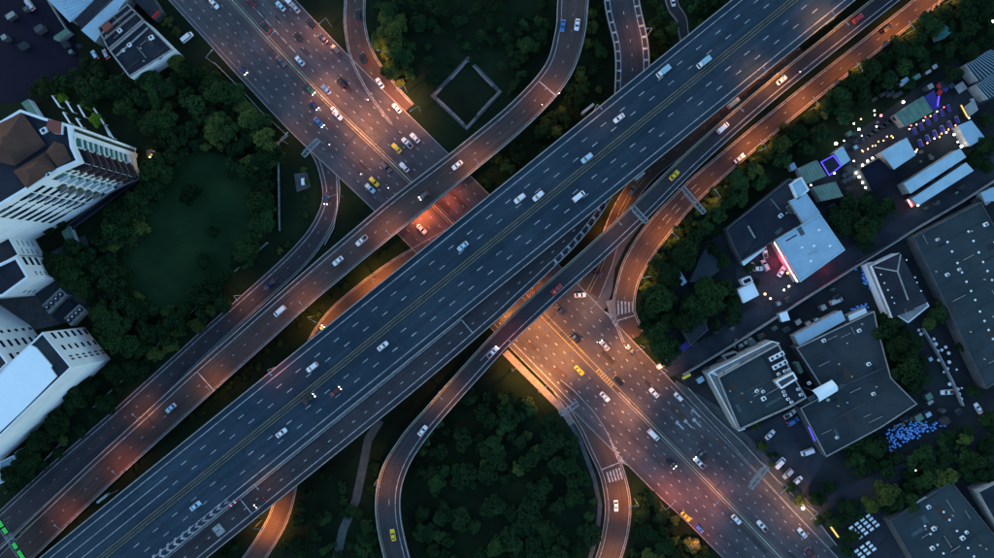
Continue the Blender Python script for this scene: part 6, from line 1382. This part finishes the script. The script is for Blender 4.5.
r = building('small_shed', [(935, 28), (944, 24), (953, 31), (945, 38), (938, 40)], 3, 'dim teal irregular roof in the trees at the top right', 'teal_glass', 'concrete')
# ------------------------------------------------------------------ walls and fences
def wallrun(name, px, h, w, m, label, cat='wall', posts=0):
    a = [P(*p) for p in px]; c = a[len(a) // 2].copy(); r = thing(name, c, label, cat)
    b = MB()
    for i in range(len(a) - 1): b.beam(a[i] + Vector((0, 0, h / 2)), a[i + 1] + Vector((0, 0, h / 2)), w, h + .002 * i, m)
    b.build('panel', r)
    if posts:
        b = MB(); L = 0
        for i in range(len(a) - 1):
            d = a[i + 1] - a[i]; n = max(1, int(d.length / posts))
            for k in range(n): q = a[i] + d * (k / n); b.box((q.x, q.y, h / 2 + .1), (.35, .35, h + .2), .78, 'kerb')
        o = b.build('posts', r); o['kind'] = 'stuff'
    return r
wallrun('boundary_wall', [(682.5, 374.4), (720, 352), (760, 327), (800, 301), (856, 265.5), (913, 230), (960, 202), (994, 180)], 2.2, .5, 'concrete', 'long pale boundary wall following the lane at the right')
wallrun('park_fence', [(216, 64), (240, 88), (262, 112), (288, 136)], 2, .12, 'steel', 'white posted park fence along the upper avenue', 'fence', 4.2)
wallrun('park_fence', [(288, 136), (279, 143.5), (279.5, 180), (280, 214), (280.5, 231)], 2, .12, 'steel', 'straight vertical white posted park fence left of the slip road', 'fence', 3)
wallrun('park_fence', [(268, 243), (253, 256), (236, 271)], 2, .12, 'steel', 'short white park fence piece beside the slip road bend', 'fence', 3)
wallrun('park_fence', [(200, 305), (165, 338), (142, 365), (118, 385), (95, 407)], 2, .12, 'steel', 'long broken park fence between trees and slip road, left', 'fence', 5)
wallrun('park_fence', [(66, 440), (50, 456), (30, 474), (8, 492)], 2, .12, 'steel', 'park fence at the lower left below the white block', 'fence', 5)
wallrun('yard_wall', [(921, 328), (937, 355), (950, 380), (961, 405)], 2, .5, 'concrete', 'white wall with scattered white sacks in the right yard')
wallrun('yard_wall', [(47, -4), (58, 14), (69, 31), (57, 41)], 2, .45, 'concrete', 'pale yard wall left of the top-left roofs')
wallrun('yard_wall', [(855, 262), (870, 254), (911, 232)], 1.5, .3, 'concrete_dark', 'low dark wall on the upper side of the lane')
wallrun('footway_edge', [(688, 388), (715, 417), (741, 441), (775, 478), (810, 512), (836, 545)], .9, .35, 'concrete', 'low pale wall between the avenue pavement and the parking lot', 'wall')
wallrun('guard_rail', [(337, 180), (338, 205), (334, 228), (325, 245)], .8, .3, 'steel', 'thin guard rail in the grass right of the left slip road bend', 'guard rail')
# diamond paving
b = MB(); dm = [(430.5, 96), (468, 56), (502.5, 92), (467, 131)]; ring(b, XY(dm), 1.5, .02, .3, 'concrete_dark')
random.seed(5)
for i in range(4):
    A, B = Vector(dm[i]), Vector(dm[(i + 1) % 4]); cc = Vector((467, 93.5)); w = P(*B) - P(*A); rz_ = math.atan2(w.y, w.x)
    for k in range(6):
        q = A.lerp(B, random.uniform(.1, .9)); q += (cc - q).normalized() * 3.2; p = P(q.x, q.y, .34); b.box((p.x, p.y, .33), (random.uniform(2, 6), .9, .08 + k * .003), rz_, 'pavement')
tag(b.build('diamond_paving'), kind='structure')
sheet('sunken_plot', [(436, 96), (468, 62), (497, 92), (467, 126)], .06, 'soil')
b = MB(); b.prism(XY([(294, 174), (307, 172), (311, 187), (297, 192)]), .02, .3, 'concrete_dark'); b.prism(XY([(302, 179), (305, 178.5), (305.5, 185), (302.5, 185.5)]), .3, 1.6, 'skylight'); tag(b.build('utility_pad'), 'grey square concrete pad with a small white cabinet in the slip-road grass', 'utility pad')
# warning studs, one by one
for k in range(11):
    c = P(22 + k * 1.55, 532.5 - k * 1.35, 1.0); b = MB(); b.tube((c.x, c.y, .9), (c.x, c.y, 1.95), .2, .14, 'paint_yellow', 8); tag(b.build('bollard'), ORD[k] + ' small yellow bollard from the gantry in the row beside the flyover', 'bollard', 'yellow bollards by the gantry')
p = P(233, 503, 14.0); b = MB()
for k in range(5): b.box((p.x + k * .75 - 1.5, p.y + k * .6 - 1.2, 14.45), (.5, 1.4, .8), .67, 'white_wall' if k % 2 else 'red')
tag(b.build('crash_cushion'), 'red and white crash cushion at the tip of the painted chevrons', 'crash cushion')
for k, (x, y) in enumerate(((215, 528), (222.5, 535.5))):
    b = MB(); dd = R_B.dist(x, y); R_B.strip(b, -4.6 if k == 0 else 1.0, .2 if k == 0 else 6, dd - 1.8, dd + 1.8, .04, 'concrete', step=50); o = b.build('repair_patch', sideroad)

# ------------------------------------------------------------------ market
def stall(x, y, rz, label, top='table_white', w=2.6, l=1.0, canopy=False, h=.8, name='market_table', cat='table', group='tables in the night market'):
    p = P(x, y); r = thing(name, (p.x, p.y, 0), label, cat, group)
    b = MB(); b.box((p.x, p.y, h), (w, l, .08), rz, top); b.build('tabletop' if not canopy else 'roof', r)
    ca, sa = math.cos(rz), math.sin(rz)
    for sx_, sy_ in ((-1, -1), (1, -1), (1, 1), (-1, 1)):
        dx, dy = sx_ * (w / 2 - .1), sy_ * (l / 2 - .1); b = MB(); b.box((p.x + dx * ca - dy * sa, p.y + dx * sa + dy * ca, h / 2 - .02), (.07, .07, h - .05), rz, 'dark_steel'); b.build('leg', r)
    return r
def bulb(x, y, m, label, rad=.3, h=2.6, e=0, col=(1, .8, .55), cat='lamp'):
    p = P(x, y, h); r = thing('lamp_post', (p.x, p.y, 0), label, cat, 'small lamps in the market and yards')
    rad *= .8; e *= .35; b = MB(); b.ball(p, rad, m); b.build('globe', r); b = MB(); b.tube((p.x, p.y, 0), (p.x, p.y, h - rad), .05, .04, 'dark_steel', 6); b.build('post', r)
    if e:
        key = ('b', col, e)
        if key not in lamp_data: lamp_data[key] = lightdata('lamp_light', col, e, .3, spot=False)
        lo = bpy.data.objects.new('lamp_light', lamp_data[key]); COL.objects.link(lo); lo.parent = r; lo.location = (0, 0, h + .5)
def canopy_tent(x, y, rz, w, l, m, label):
    stall(x, y, rz, label, m, w, l, True, 2.5, 'market_tent', 'market tent', 'tents in the night market')
lb = lambda k, n: ORD[k]
for k in range(6):
    x, y = 913.5 + k * 6.9, 131.5 - k * 4.6; stall(x, y, 1.9, lb(k, 6) + ' white table from the left in the upper market row', w=2.8, l=1.2)
    canopy_tent(x - 2.9, y + 1.2, 1.9, 2.6, 1.5, 'purple_canvas', lb(k, 6) + ' violet tent from the left in the upper market row')
    x, y = 919.5 + k * 7.3, 143.3 - k * 4.6; stall(x, y, 1.95, lb(k, 6) + ' white table from the left in the lower market row', w=3.0, l=1.3)
    canopy_tent(x - 3, y + 1.4, 1.95, 2.8, 1.5, 'purple_canvas', lb(k, 6) + ' violet tent from the left in the lower market row')
for k in range(7): canopy_tent(860 + k * 5.2, 141 - k * 3.6, .9, 1.6, 1.6, 'dark_canvas', lb(k, 7) + ' dark square tent from the left in the middle market field')
for k in range(6): canopy_tent(866 + k * 5.2, 136 - k * 3.4, .9, 1.5, 1.5, 'dark_canvas', lb(k, 6) + ' dark square tent from the left in the upper market field')
for k in range(8): canopy_tent(842 + (k % 4) * 4.6, 176 + (k // 4) * 6 - (k % 4) * 2.4, .9, 1.9, 1.7, 'dark_canvas', lb(k, 8) + ' dark tent counted left to right left of the black square roof')
for k in range(6): canopy_tent(936 + (k % 3) * 6, 87 + (k // 3) * 7 - (k % 3) * 3.5, .9, 2.2, 1.8, ['red', 'purple_canvas', 'dark_canvas'][k % 3], lb(k, 6) + ' small tent in the cluster right of the green canopy')
canopy_tent(957, 89, .6, 4, 3.4, 'concrete', 'large pale tent at the upper market corner')
canopy_tent(970, 106, 1.95, 5, 1.6, 'table_white', 'white slanted tent beyond the yellow neon strip')
for k, (x, y) in enumerate(((863, 151.5), (868, 149), (872.5, 146), (878.5, 141.5), (883.5, 140.5), (887, 136.5), (891.5, 136), (862, 150.5), (875.5, 145.5), (893, 137.5))):
    bulb(x, y, 'bulb_warm', lb(k, 9) + ' orange market bulb in the string below the dark tents', .3, 2.4, 26, (1, .5, .2))
for k, (x, y) in enumerate(((909.5, 129), (911, 125.5), (916.5, 124.5), (923.5, 120.5), (925.5, 117), (930.5, 116), (937, 111.5), (944, 107.2))):
    bulb(x, y, ['bulb_white', 'bulb_red', 'bulb_warm'][k % 3], lb(k, 8) + ' small lamp from the left in the upper market row', .28, 2.6, 18, (1, .6, .4))
for k, (x, y) in enumerate(((916, 151.5), (917, 149.5), (927.5, 143), (934.5, 138.5), (939.5, 137), (941.5, 133.5), (946.5, 132.5), (948.5, 129.5), (955.5, 125.5))):
    bulb(x, y, ['bulb_white', 'bulb_warm', 'bulb_warm'][k % 3], lb(k, 9) + ' small lamp from the left in the lower market row', .3, 2.6, 18, (1, .6, .4))
for x, y, m, rad, e, l_ in ((836, 143.5, 'bulb_white', .75, 160, 'large white lamp at the left end of the market'), (858.8, 129.5, 'bulb_white', .6, 120, 'large white lamp above the middle of the market'), (881, 115.5, 'bulb_red', .6, 90, 'pinkish red lamp above the market'), (903.3, 102, 'bulb_white', .6, 120, 'white lamp at the top corner of the green canopy'),
    (854, 123.5, 'bulb_white', .32, 0, 'small white lamp left above the market'), (861, 119, 'bulb_warm', .32, 0, 'small warm lamp upper left of the red lamp'), (874.5, 110.5, 'bulb_white', .32, 0, 'small white lamp above the pinkish red lamp'), (874.7, 115, 'bulb_white', .25, 0, 'tiny white lamp left of the pinkish red lamp'), (876.5, 126.5, 'bulb_white', .32, 0, 'small white lamp in the centre of dark tents'),
    (896.5, 115.5, 'bulb_white', .4, 30, 'white lamp at the left corner of the green canopy'), (901, 123, 'bulb_warm', .35, 0, 'warm lamp under the green canopy front'), (862, 135.8, 'bulb_white', .28, 0, 'tiny white lamp left of the dark tents'), (844, 140.8, 'bulb_white', .22, 0, 'tiny lamp right of the large left white lamp'), (854, 161, 'bulb_white', .35, 0, 'white lamp right of the pale square stall roof'),
    (834.5, 173.3, 'bulb_white', .4, 20, 'white lamp at the lower corner of the purple neon frame'), (811, 185.2, 'bulb_white', .35, 20, 'white lamp between the two ribbed roofs'), (862.5, 165, 'bulb_white', .5, 40, 'white lamp on the left tip of the black roof'), (867.5, 161, 'bulb_white', .5, 40, 'white lamp on the upper edge of the black roof'), (872.5, 158, 'bulb_white', .5, 30, 'white lamp on the upper corner of the black roof'),
    (856, 172.8, 'bulb_white', .45, 30, 'upper white lamp in the column left of the black roof'), (859, 177, 'bulb_white', .5, 40, 'second white lamp in the column left of the black roof'), (862.5, 182.5, 'bulb_white', .45, 40, 'third white lamp in the column left of the black roof'), (865.8, 187.6, 'bulb_white', .5, 40, 'lowest white lamp in the column left of the black roof'),
    (954, 134.5, 'bulb_white', .5, 70, 'white lamp left of the pale cloth roof'), (957.8, 141.8, 'bulb_white', .35, 0, 'small white lamp below the cloth roof lamp'), (961.5, 146.3, 'bulb_white', .6, 90, 'pinkish white lamp at the top of the two long roofs'), (918, 204.5, 'bulb_white', .7, 60, 'bright lamp at the left foot of the long roofs'), (969, 118, 'bulb_white', .3, 0, 'tiny white lamp near the yellow neon stall'),
    (784, 290, 'bulb_white', .4, 20, 'white lamp left of a pair at the courtyard exit'), (789, 286.3, 'bulb_white', .4, 20, 'white lamp right of a pair at the courtyard exit'), (765, 294, 'bulb_warm', .55, 50, 'warm lamp pair at the courtyard bottom, upper'), (770.5, 298.5, 'bulb_warm', .5, 50, 'yellow lamp at the courtyard bottom, lower'), (787.5, 273, 'bulb_warm', .45, 30, 'yellow lamp at the foot of the neon wall'),
    (879, 496, 'bulb_white', .45, 60, 'white lamp glowing in the big olive tree'), (855, 506.5, 'bulb_white', .28, 10, 'tiny white lamp left of the big olive tree'), (915.5, 470.3, 'bulb_white', .3, 10, 'tiny white lamp on the lane above the lower warehouse'), (803, 508.5, 'bulb_white', .7, 110, 'bright white lamp on the lower pavement'), (992.3, 21.3, 'bulb_white', .7, 80, 'bright white lamp at the right edge near the top'),
    (156.5, 110.5, 'bulb_white', .3, 10, 'tiny white lamp in the dark park beyond the lime shrubs'), (129, 346, 'bulb_white', .35, 15, 'small white lamp on the park path by the white block'), (101.5, 322, 'bulb_white', .28, 10, 'small white lamp on the park path near round fans'), (108, 330, 'bulb_white', .28, 10, 'small white lamp in the middle of the park path')):
    bulb(x, y, m, l_, rad, 3.0, e, (1, .85, .7) if m != 'bulb_red' else (1, .2, .15))
b = MB(); b.beam(P(908, 199.5, 2.6), P(912, 206.5, 2.6), .5, .4, 'bulb_red'); b.beam(P(908, 199.5, 1.2), P(912, 206.5, 1.2), .4, 2.4, 'dark_steel'); tag(b.build('lit_sign'), 'short red glowing sign at the left foot of the long roofs', 'sign')
# white stall rows at the bottom right
for (ox, oy, ni, nj, nm) in ((848.5, 526, 4, 4, 'upper'), (854, 549, 3, 3, 'lower')):
    for i in range(ni):
        for j in range(nj):
            stall(ox + i * 5.6 + j * 3.1, oy - i * 3.9 + j * 3.1, .62, '%s from the left, %s down, in the %s grid of white stalls' % (ORD[i], ORD[j], nm), 'skylight', 1.7, 1.0, True, 2.2, 'white_stall', 'stall', 'white stalls in the %s grid' % nm)
# sacks along the yard wall
random.seed(11)
for k, (x, y) in enumerate(((918, 330), (920, 334), (935, 344), (937, 351), (941, 350), (945, 347), (938, 355), (938, 360), (948, 353), (948.5, 362), (943, 372), (947, 368.5), (956, 369.5), (949, 384), (957, 389), (961, 388), (958, 394), (960, 399), (924, 332), (933, 339))):
    p = P(x, y); b = MB(); b.ball((p.x, p.y, .5), random.uniform(.45, .9), 'skylight', 9, 5, .7); o = b.build('white_sack', smooth=True)
    tag(o, 'white sack in the scattered line along the right yard wall', 'sack', 'white sacks along the yard wall')
# blue drums
drum = MB(); drum.tube((0, 0, 0), (0, 0, .95), .46, .46, 'blue_drum', 12); drum.tube((0, 0, .95), (0, 0, 1.0), .34, .34, 'blue_roof', 10); d0 = drum.build('blue_drum')
def drums(pts, label, group, tilt=0):
    for x, y, z in pts:
        p = P(x, y, z); o = d0.copy(); COL.objects.link(o); o.location = (p.x, p.y, z + .05); s = random.uniform(.75, 1.1); o.scale = (s, s, s)
        tag(o, label, 'drum', group)
pts = []
while len(pts) < 85:
    t = random.random(); x = 887 + t * 36 + random.uniform(-3, 3); y = 440 - t * 14 + random.gauss(0, 5.2 * (1.1 - t * .6))
    if all(math.dist((x, y), q[:2]) > 1.75 for q in pts): pts.append((x, y, 0))
drums(pts, 'bright blue drum in the big heap below the slate building', 'blue drums in the big heap')
pts = []
while len(pts) < 14:
    x = random.uniform(920, 945); y = 430 - (x - 920) * .3 + random.uniform(-4, 4)
    if all(math.dist((x, y), q[:2]) > 1.9 for q in pts): pts.append((x, y, 0))
drums(pts, 'bright blue drum scattered right of the big heap', 'blue drums scattered right of the heap')
pts = []
while len(pts) < 22:
    x = random.uniform(861, 873); y = 272 + (x - 861) * .9 + random.uniform(-4, 9)
    if all(math.dist((x, y), q[:2]) > 1.9 for q in pts) and x < 872 + (y - 285) * .2: pts.append((x, y, 0))
drums(pts, 'blue drum in the group left of the hip-roofed house', 'blue drums left of the hip-roofed house')
pts = []
while len(pts) < 15:
    x = random.uniform(850, 867); y = 312 - (x - 850) * .35 + random.uniform(-3, 2)
    if all(math.dist((x, y), q[:2]) > 1.8 for q in pts): pts.append((x, y, 0))
drums(pts, 'blue drum in the group above the short pale roof', 'blue drums above the short pale roof')
drums([(855, 269.5, 0)], 'single blue drum standing apart by the lane wall', 'single blue drum'); bpy.data.objects.remove(d0)
# kerb markers beside the outer ramp top
for k in range(5):
    p = P(913 + k * 6, 24 - k * 5, 0); b = MB(); b.box((p.x, p.y, .7), (2.2, .9, 1.4), 1.1, 'pavement'); tag(b.build('concrete_block'), ORD[k] + ' pale concrete block from the left along the outer ramp near the top edge', 'concrete block', 'concrete blocks by the outer ramp')

# ------------------------------------------------------------------ roof clutter and yard clutter
M['rust'] = mat('rust_stain', (.06, .045, .036), .9, (.03, .034, .036), .8)
M['roof_pale'] = mat('pale_roof_panel', (.075, .105, .115), .8, (.05, .07, .08), .6)
def clutter(lbl, poly, z, n):
    r = [o for o in bpy.data.objects if o.get('label') == lbl][0]; xs = [p[0] for p in poly]; ys = [p[1] for p in poly]; k = 0
    e = Vector(poly[1]) - Vector(poly[0]); rz = math.atan2(-e.y, e.x)
    for _ in range(4000):
        if k >= n: break
        x, y = random.uniform(min(xs), max(xs)), random.uniform(min(ys), max(ys))
        if not all(inside(x + dx, y + dy, poly) for dx, dy in ((-4, 0), (4, 0), (0, 4), (0, -4))): continue
        k += 1; p = P(x, y, z); t = k % 5; b = MB(); q = random.choice((0, math.pi / 2))
        if t == 0: ac(r, x, y, z, random.uniform(.9, 1.7), rz)
        elif t == 1: b.box((p.x, p.y, z + .03 + k * .001), (random.uniform(2, 7), random.uniform(1, 3), .03), rz + q, random.choice(['rust', 'roof_pale', 'navy_roof'])); b.build('roof_patch', r)
        elif t == 2:
            L = random.uniform(2, 6); d = Vector((math.cos(rz + q), math.sin(rz + q), 0)) * L / 2; b.tube(p - d + Vector((0, 0, .3)), p + d + Vector((0, 0, .3)), .12, .12, 'concrete', 6); b.build('pipe', r)
        elif t == 3: b.box((p.x, p.y, z + .035 + k * .001), (random.uniform(3, 9), .5, .03), rz + q, 'rust'); b.build('roof_patch', r)
        else: b.tube((p.x, p.y, z), (p.x, p.y, z + .7), .35, .3, 'concrete', 8); b.build('roof_vent', r)
clutter('large dark slate flat roof in the right centre', [(796, 348), (874, 311), (878, 330), (891, 378), (900, 400), (880, 428), (826, 457), (812, 420)], 7, 38)
clutter('huge blue-grey warehouse roof with rows of white skylights, right edge', wl, 6, 34)
clutter('blue-grey warehouse with scattered white skylights in the lower right corner', [(889.5, 520.5), (951, 481), (994, 535), (994, 558), (915, 558)], 6, 26)
clutter('flat grey-green roofed office block with rooftop plant beside the avenue', [(718.5, 378), (760, 354.5), (772, 372), (776, 385), (785, 402), (741, 427)], 11.07, 16)
clutter('broad dark roof complex above the long white canopy', [(760, 205), (790, 180), (815, 218), (776, 240)], 5, 16)
clutter('dark flat-roofed block with a white lower front, nearest the avenue at top left', [(112, 51), (145, 23), (171, 49), (131, 75)], 9, 12)
clutter('dark ridged block left of the white-fronted dark block', [(98, 28), (128, 4), (144, 20), (108.5, 50)], 8, 8)
clutter('dark hip-roofed house with pale ridges and white border beside the lane', [(888, 312), (926, 298), (905, 315)], 7, 2)
clutter('big square pale blue roof with pink neon on its left wall', [(776, 240), (820, 214), (845, 250), (800.5, 282)], 8, 3)
clutter('tall white terraced tower with brown hip roofs and zigzag balconies at the left', [(44, 122), (62, 124), (62, 140), (50, 142)], 45, 3)
for o in [o for o in bpy.data.objects if o.name.startswith('pipe') and o.parent and 'pale blue roof with pink' in o.parent.get('label', '')]: pass
def shed_field(poly, n, smin, smax, where, rz0=.55, zmax=4):
    xs = [p[0] for p in poly]; ys = [p[1] for p in poly]; done = []; t = 0
    while len(done) < n and t < 5000:
        t += 1; x, y = random.uniform(min(xs), max(xs)), random.uniform(min(ys), max(ys)); s = random.uniform(smin, smax)
        if inside(x, y, poly) and all(math.dist((x, y), q[:2]) > (s + q[2]) * .75 for q in done): done.append((x, y, s))
    done.sort()
    for k, (x, y, s) in enumerate(done):
        a = random.uniform(.5, 1.0) * s; w, l = s / 2, a / 2; c_, s_ = math.cos(rz0), math.sin(rz0)
        px = [(x + (u * c_ + v * s_), y + (-u * s_ + v * c_)) for u, v in ((-w, -l), (w, -l), (w, l), (-w, l))]
        m = random.choice(['slate_roof', 'navy_roof', 'blue_roof', 'green_roof', 'concrete_dark', 'rust', 'roof_pale', 'concrete'])
        cn = dict(slate_roof='slate', navy_roof='navy', blue_roof='pale blue', green_roof='grey-green', concrete_dark='dark grey', rust='rusty', roof_pale='blue-grey', concrete='light grey')[m]
        building('small_shed', px, random.uniform(2.2, zmax), '%s shed, %s from left, %s' % (cn, ORD[k], where), m, 'concrete_dark', cat='shed')
shed_field([(690, 352), (722, 337), (745, 320), (716, 332), (694, 346)], 4, 4, 7, 'on the lane upper side by the thicket')
shed_field([(690, 380), (712, 366), (735, 350), (760, 334), (785, 322), (793, 330), (770, 342), (712, 370), (706, 382)], 9, 3.5, 7, 'between office block and lane wall')
shed_field([(800, 300), (830, 282), (850, 300), (846, 308), (808, 325), (796, 332)], 6, 3, 6, 'around the silver van by the lane wall')
shed_field([(850, 160), (858, 195), (835, 208), (825, 205), (845, 196)], 4, 4, 7, 'left of the black square roof')
shed_field([(905, 70), (960, 60), (965, 80), (930, 88), (905, 94), (885, 105), (880, 98)], 8, 4, 8, 'above the green market canopy')
shed_field([(925, 345), (945, 392), (930, 405), (918, 395), (915, 365)], 5, 3.5, 7, 'left of the white yard wall')
shed_field([(890, 405), (930, 400), (940, 415), (905, 420)], 5, 4, 8, 'above the blue drum heap')
shed_field([(0, 5), (40, 0), (45, 30), (20, 60), (0, 70)], 5, 5, 10, 'in the dark lot at the top left')
shed_field([(60, 35), (80, 35), (92, 52), (80, 62), (62, 50)], 4, 4, 7, 'beside the two parked cars at top left')
shed_field([(925, 178), (975, 185), (960, 196), (915, 225), (900, 228), (895, 205)], 5, 3, 6, 'below the two long pale roofs')
shed_field([(940, 160 + 250), (965, 405), (970, 418), (945, 425)], 3, 4, 7, 'at the lower end of the white yard wall')
# crates and pallets
cr = MB(); cr.box((0, 0, .5), (1.2, 1.0, 1.0), 0, 'pavement'); cr.box((0, 0, 1.02), (1.26, .12, .05), 0, 'bark'); c0 = cr.build('crate')
def crates(poly, n, label, group):
    xs = [p[0] for p in poly]; ys = [p[1] for p in poly]; k = 0
    while k < n:
        x, y = random.uniform(min(xs), max(xs)), random.uniform(min(ys), max(ys))
        if not inside(x, y, poly): continue
        k += 1; p = P(x, y); o = c0.copy(); COL.objects.link(o); o.location = (p.x, p.y, .05); o.rotation_euler = (0, 0, random.random() * 3); s = random.uniform(.6, 1.3); o.scale = (s, s, s); tag(o, label, 'crate', group)
crates([(890, 425), (915, 412), (935, 420), (905, 432)], 10, 'pale crate scattered above the blue drum heap', 'crates above the drum heap')
crates([(888, 452), (893, 450), (895, 458), (889, 460)], 4, 'pale crate lying just below the blue drum heap', 'crates below the drum heap')
crates([(724, 345), (750, 330), (765, 335), (735, 352)], 8, 'pale crate in the strip above the office block', 'crates above the office block')
crates([(840, 100), (925, 168), (990, 172), (930, 222), (912, 222), (975, 178)], 8, 'pale crate on the lane side below the long pale roofs', 'crates below the long roofs')
bpy.data.objects.remove(c0)

shed_field([(875, 88), (905, 72), (930, 60), (925, 78), (895, 100), (875, 104)], 6, 4, 8, 'between green belt and market')
shed_field([(770, 305), (795, 288), (800, 296), (778, 312)], 2, 3, 5, 'on the lane below the courtyard')
shed_field([(845, 135), (862, 128), (866, 140), (850, 152), (840, 146)], 5, 3, 5, 'beside the large white market lamp')
shed_field([(962, 205), (975, 195), (990, 190), (994, 200), (980, 204)], 2, 4, 6, 'at the upper corner of the huge warehouse')
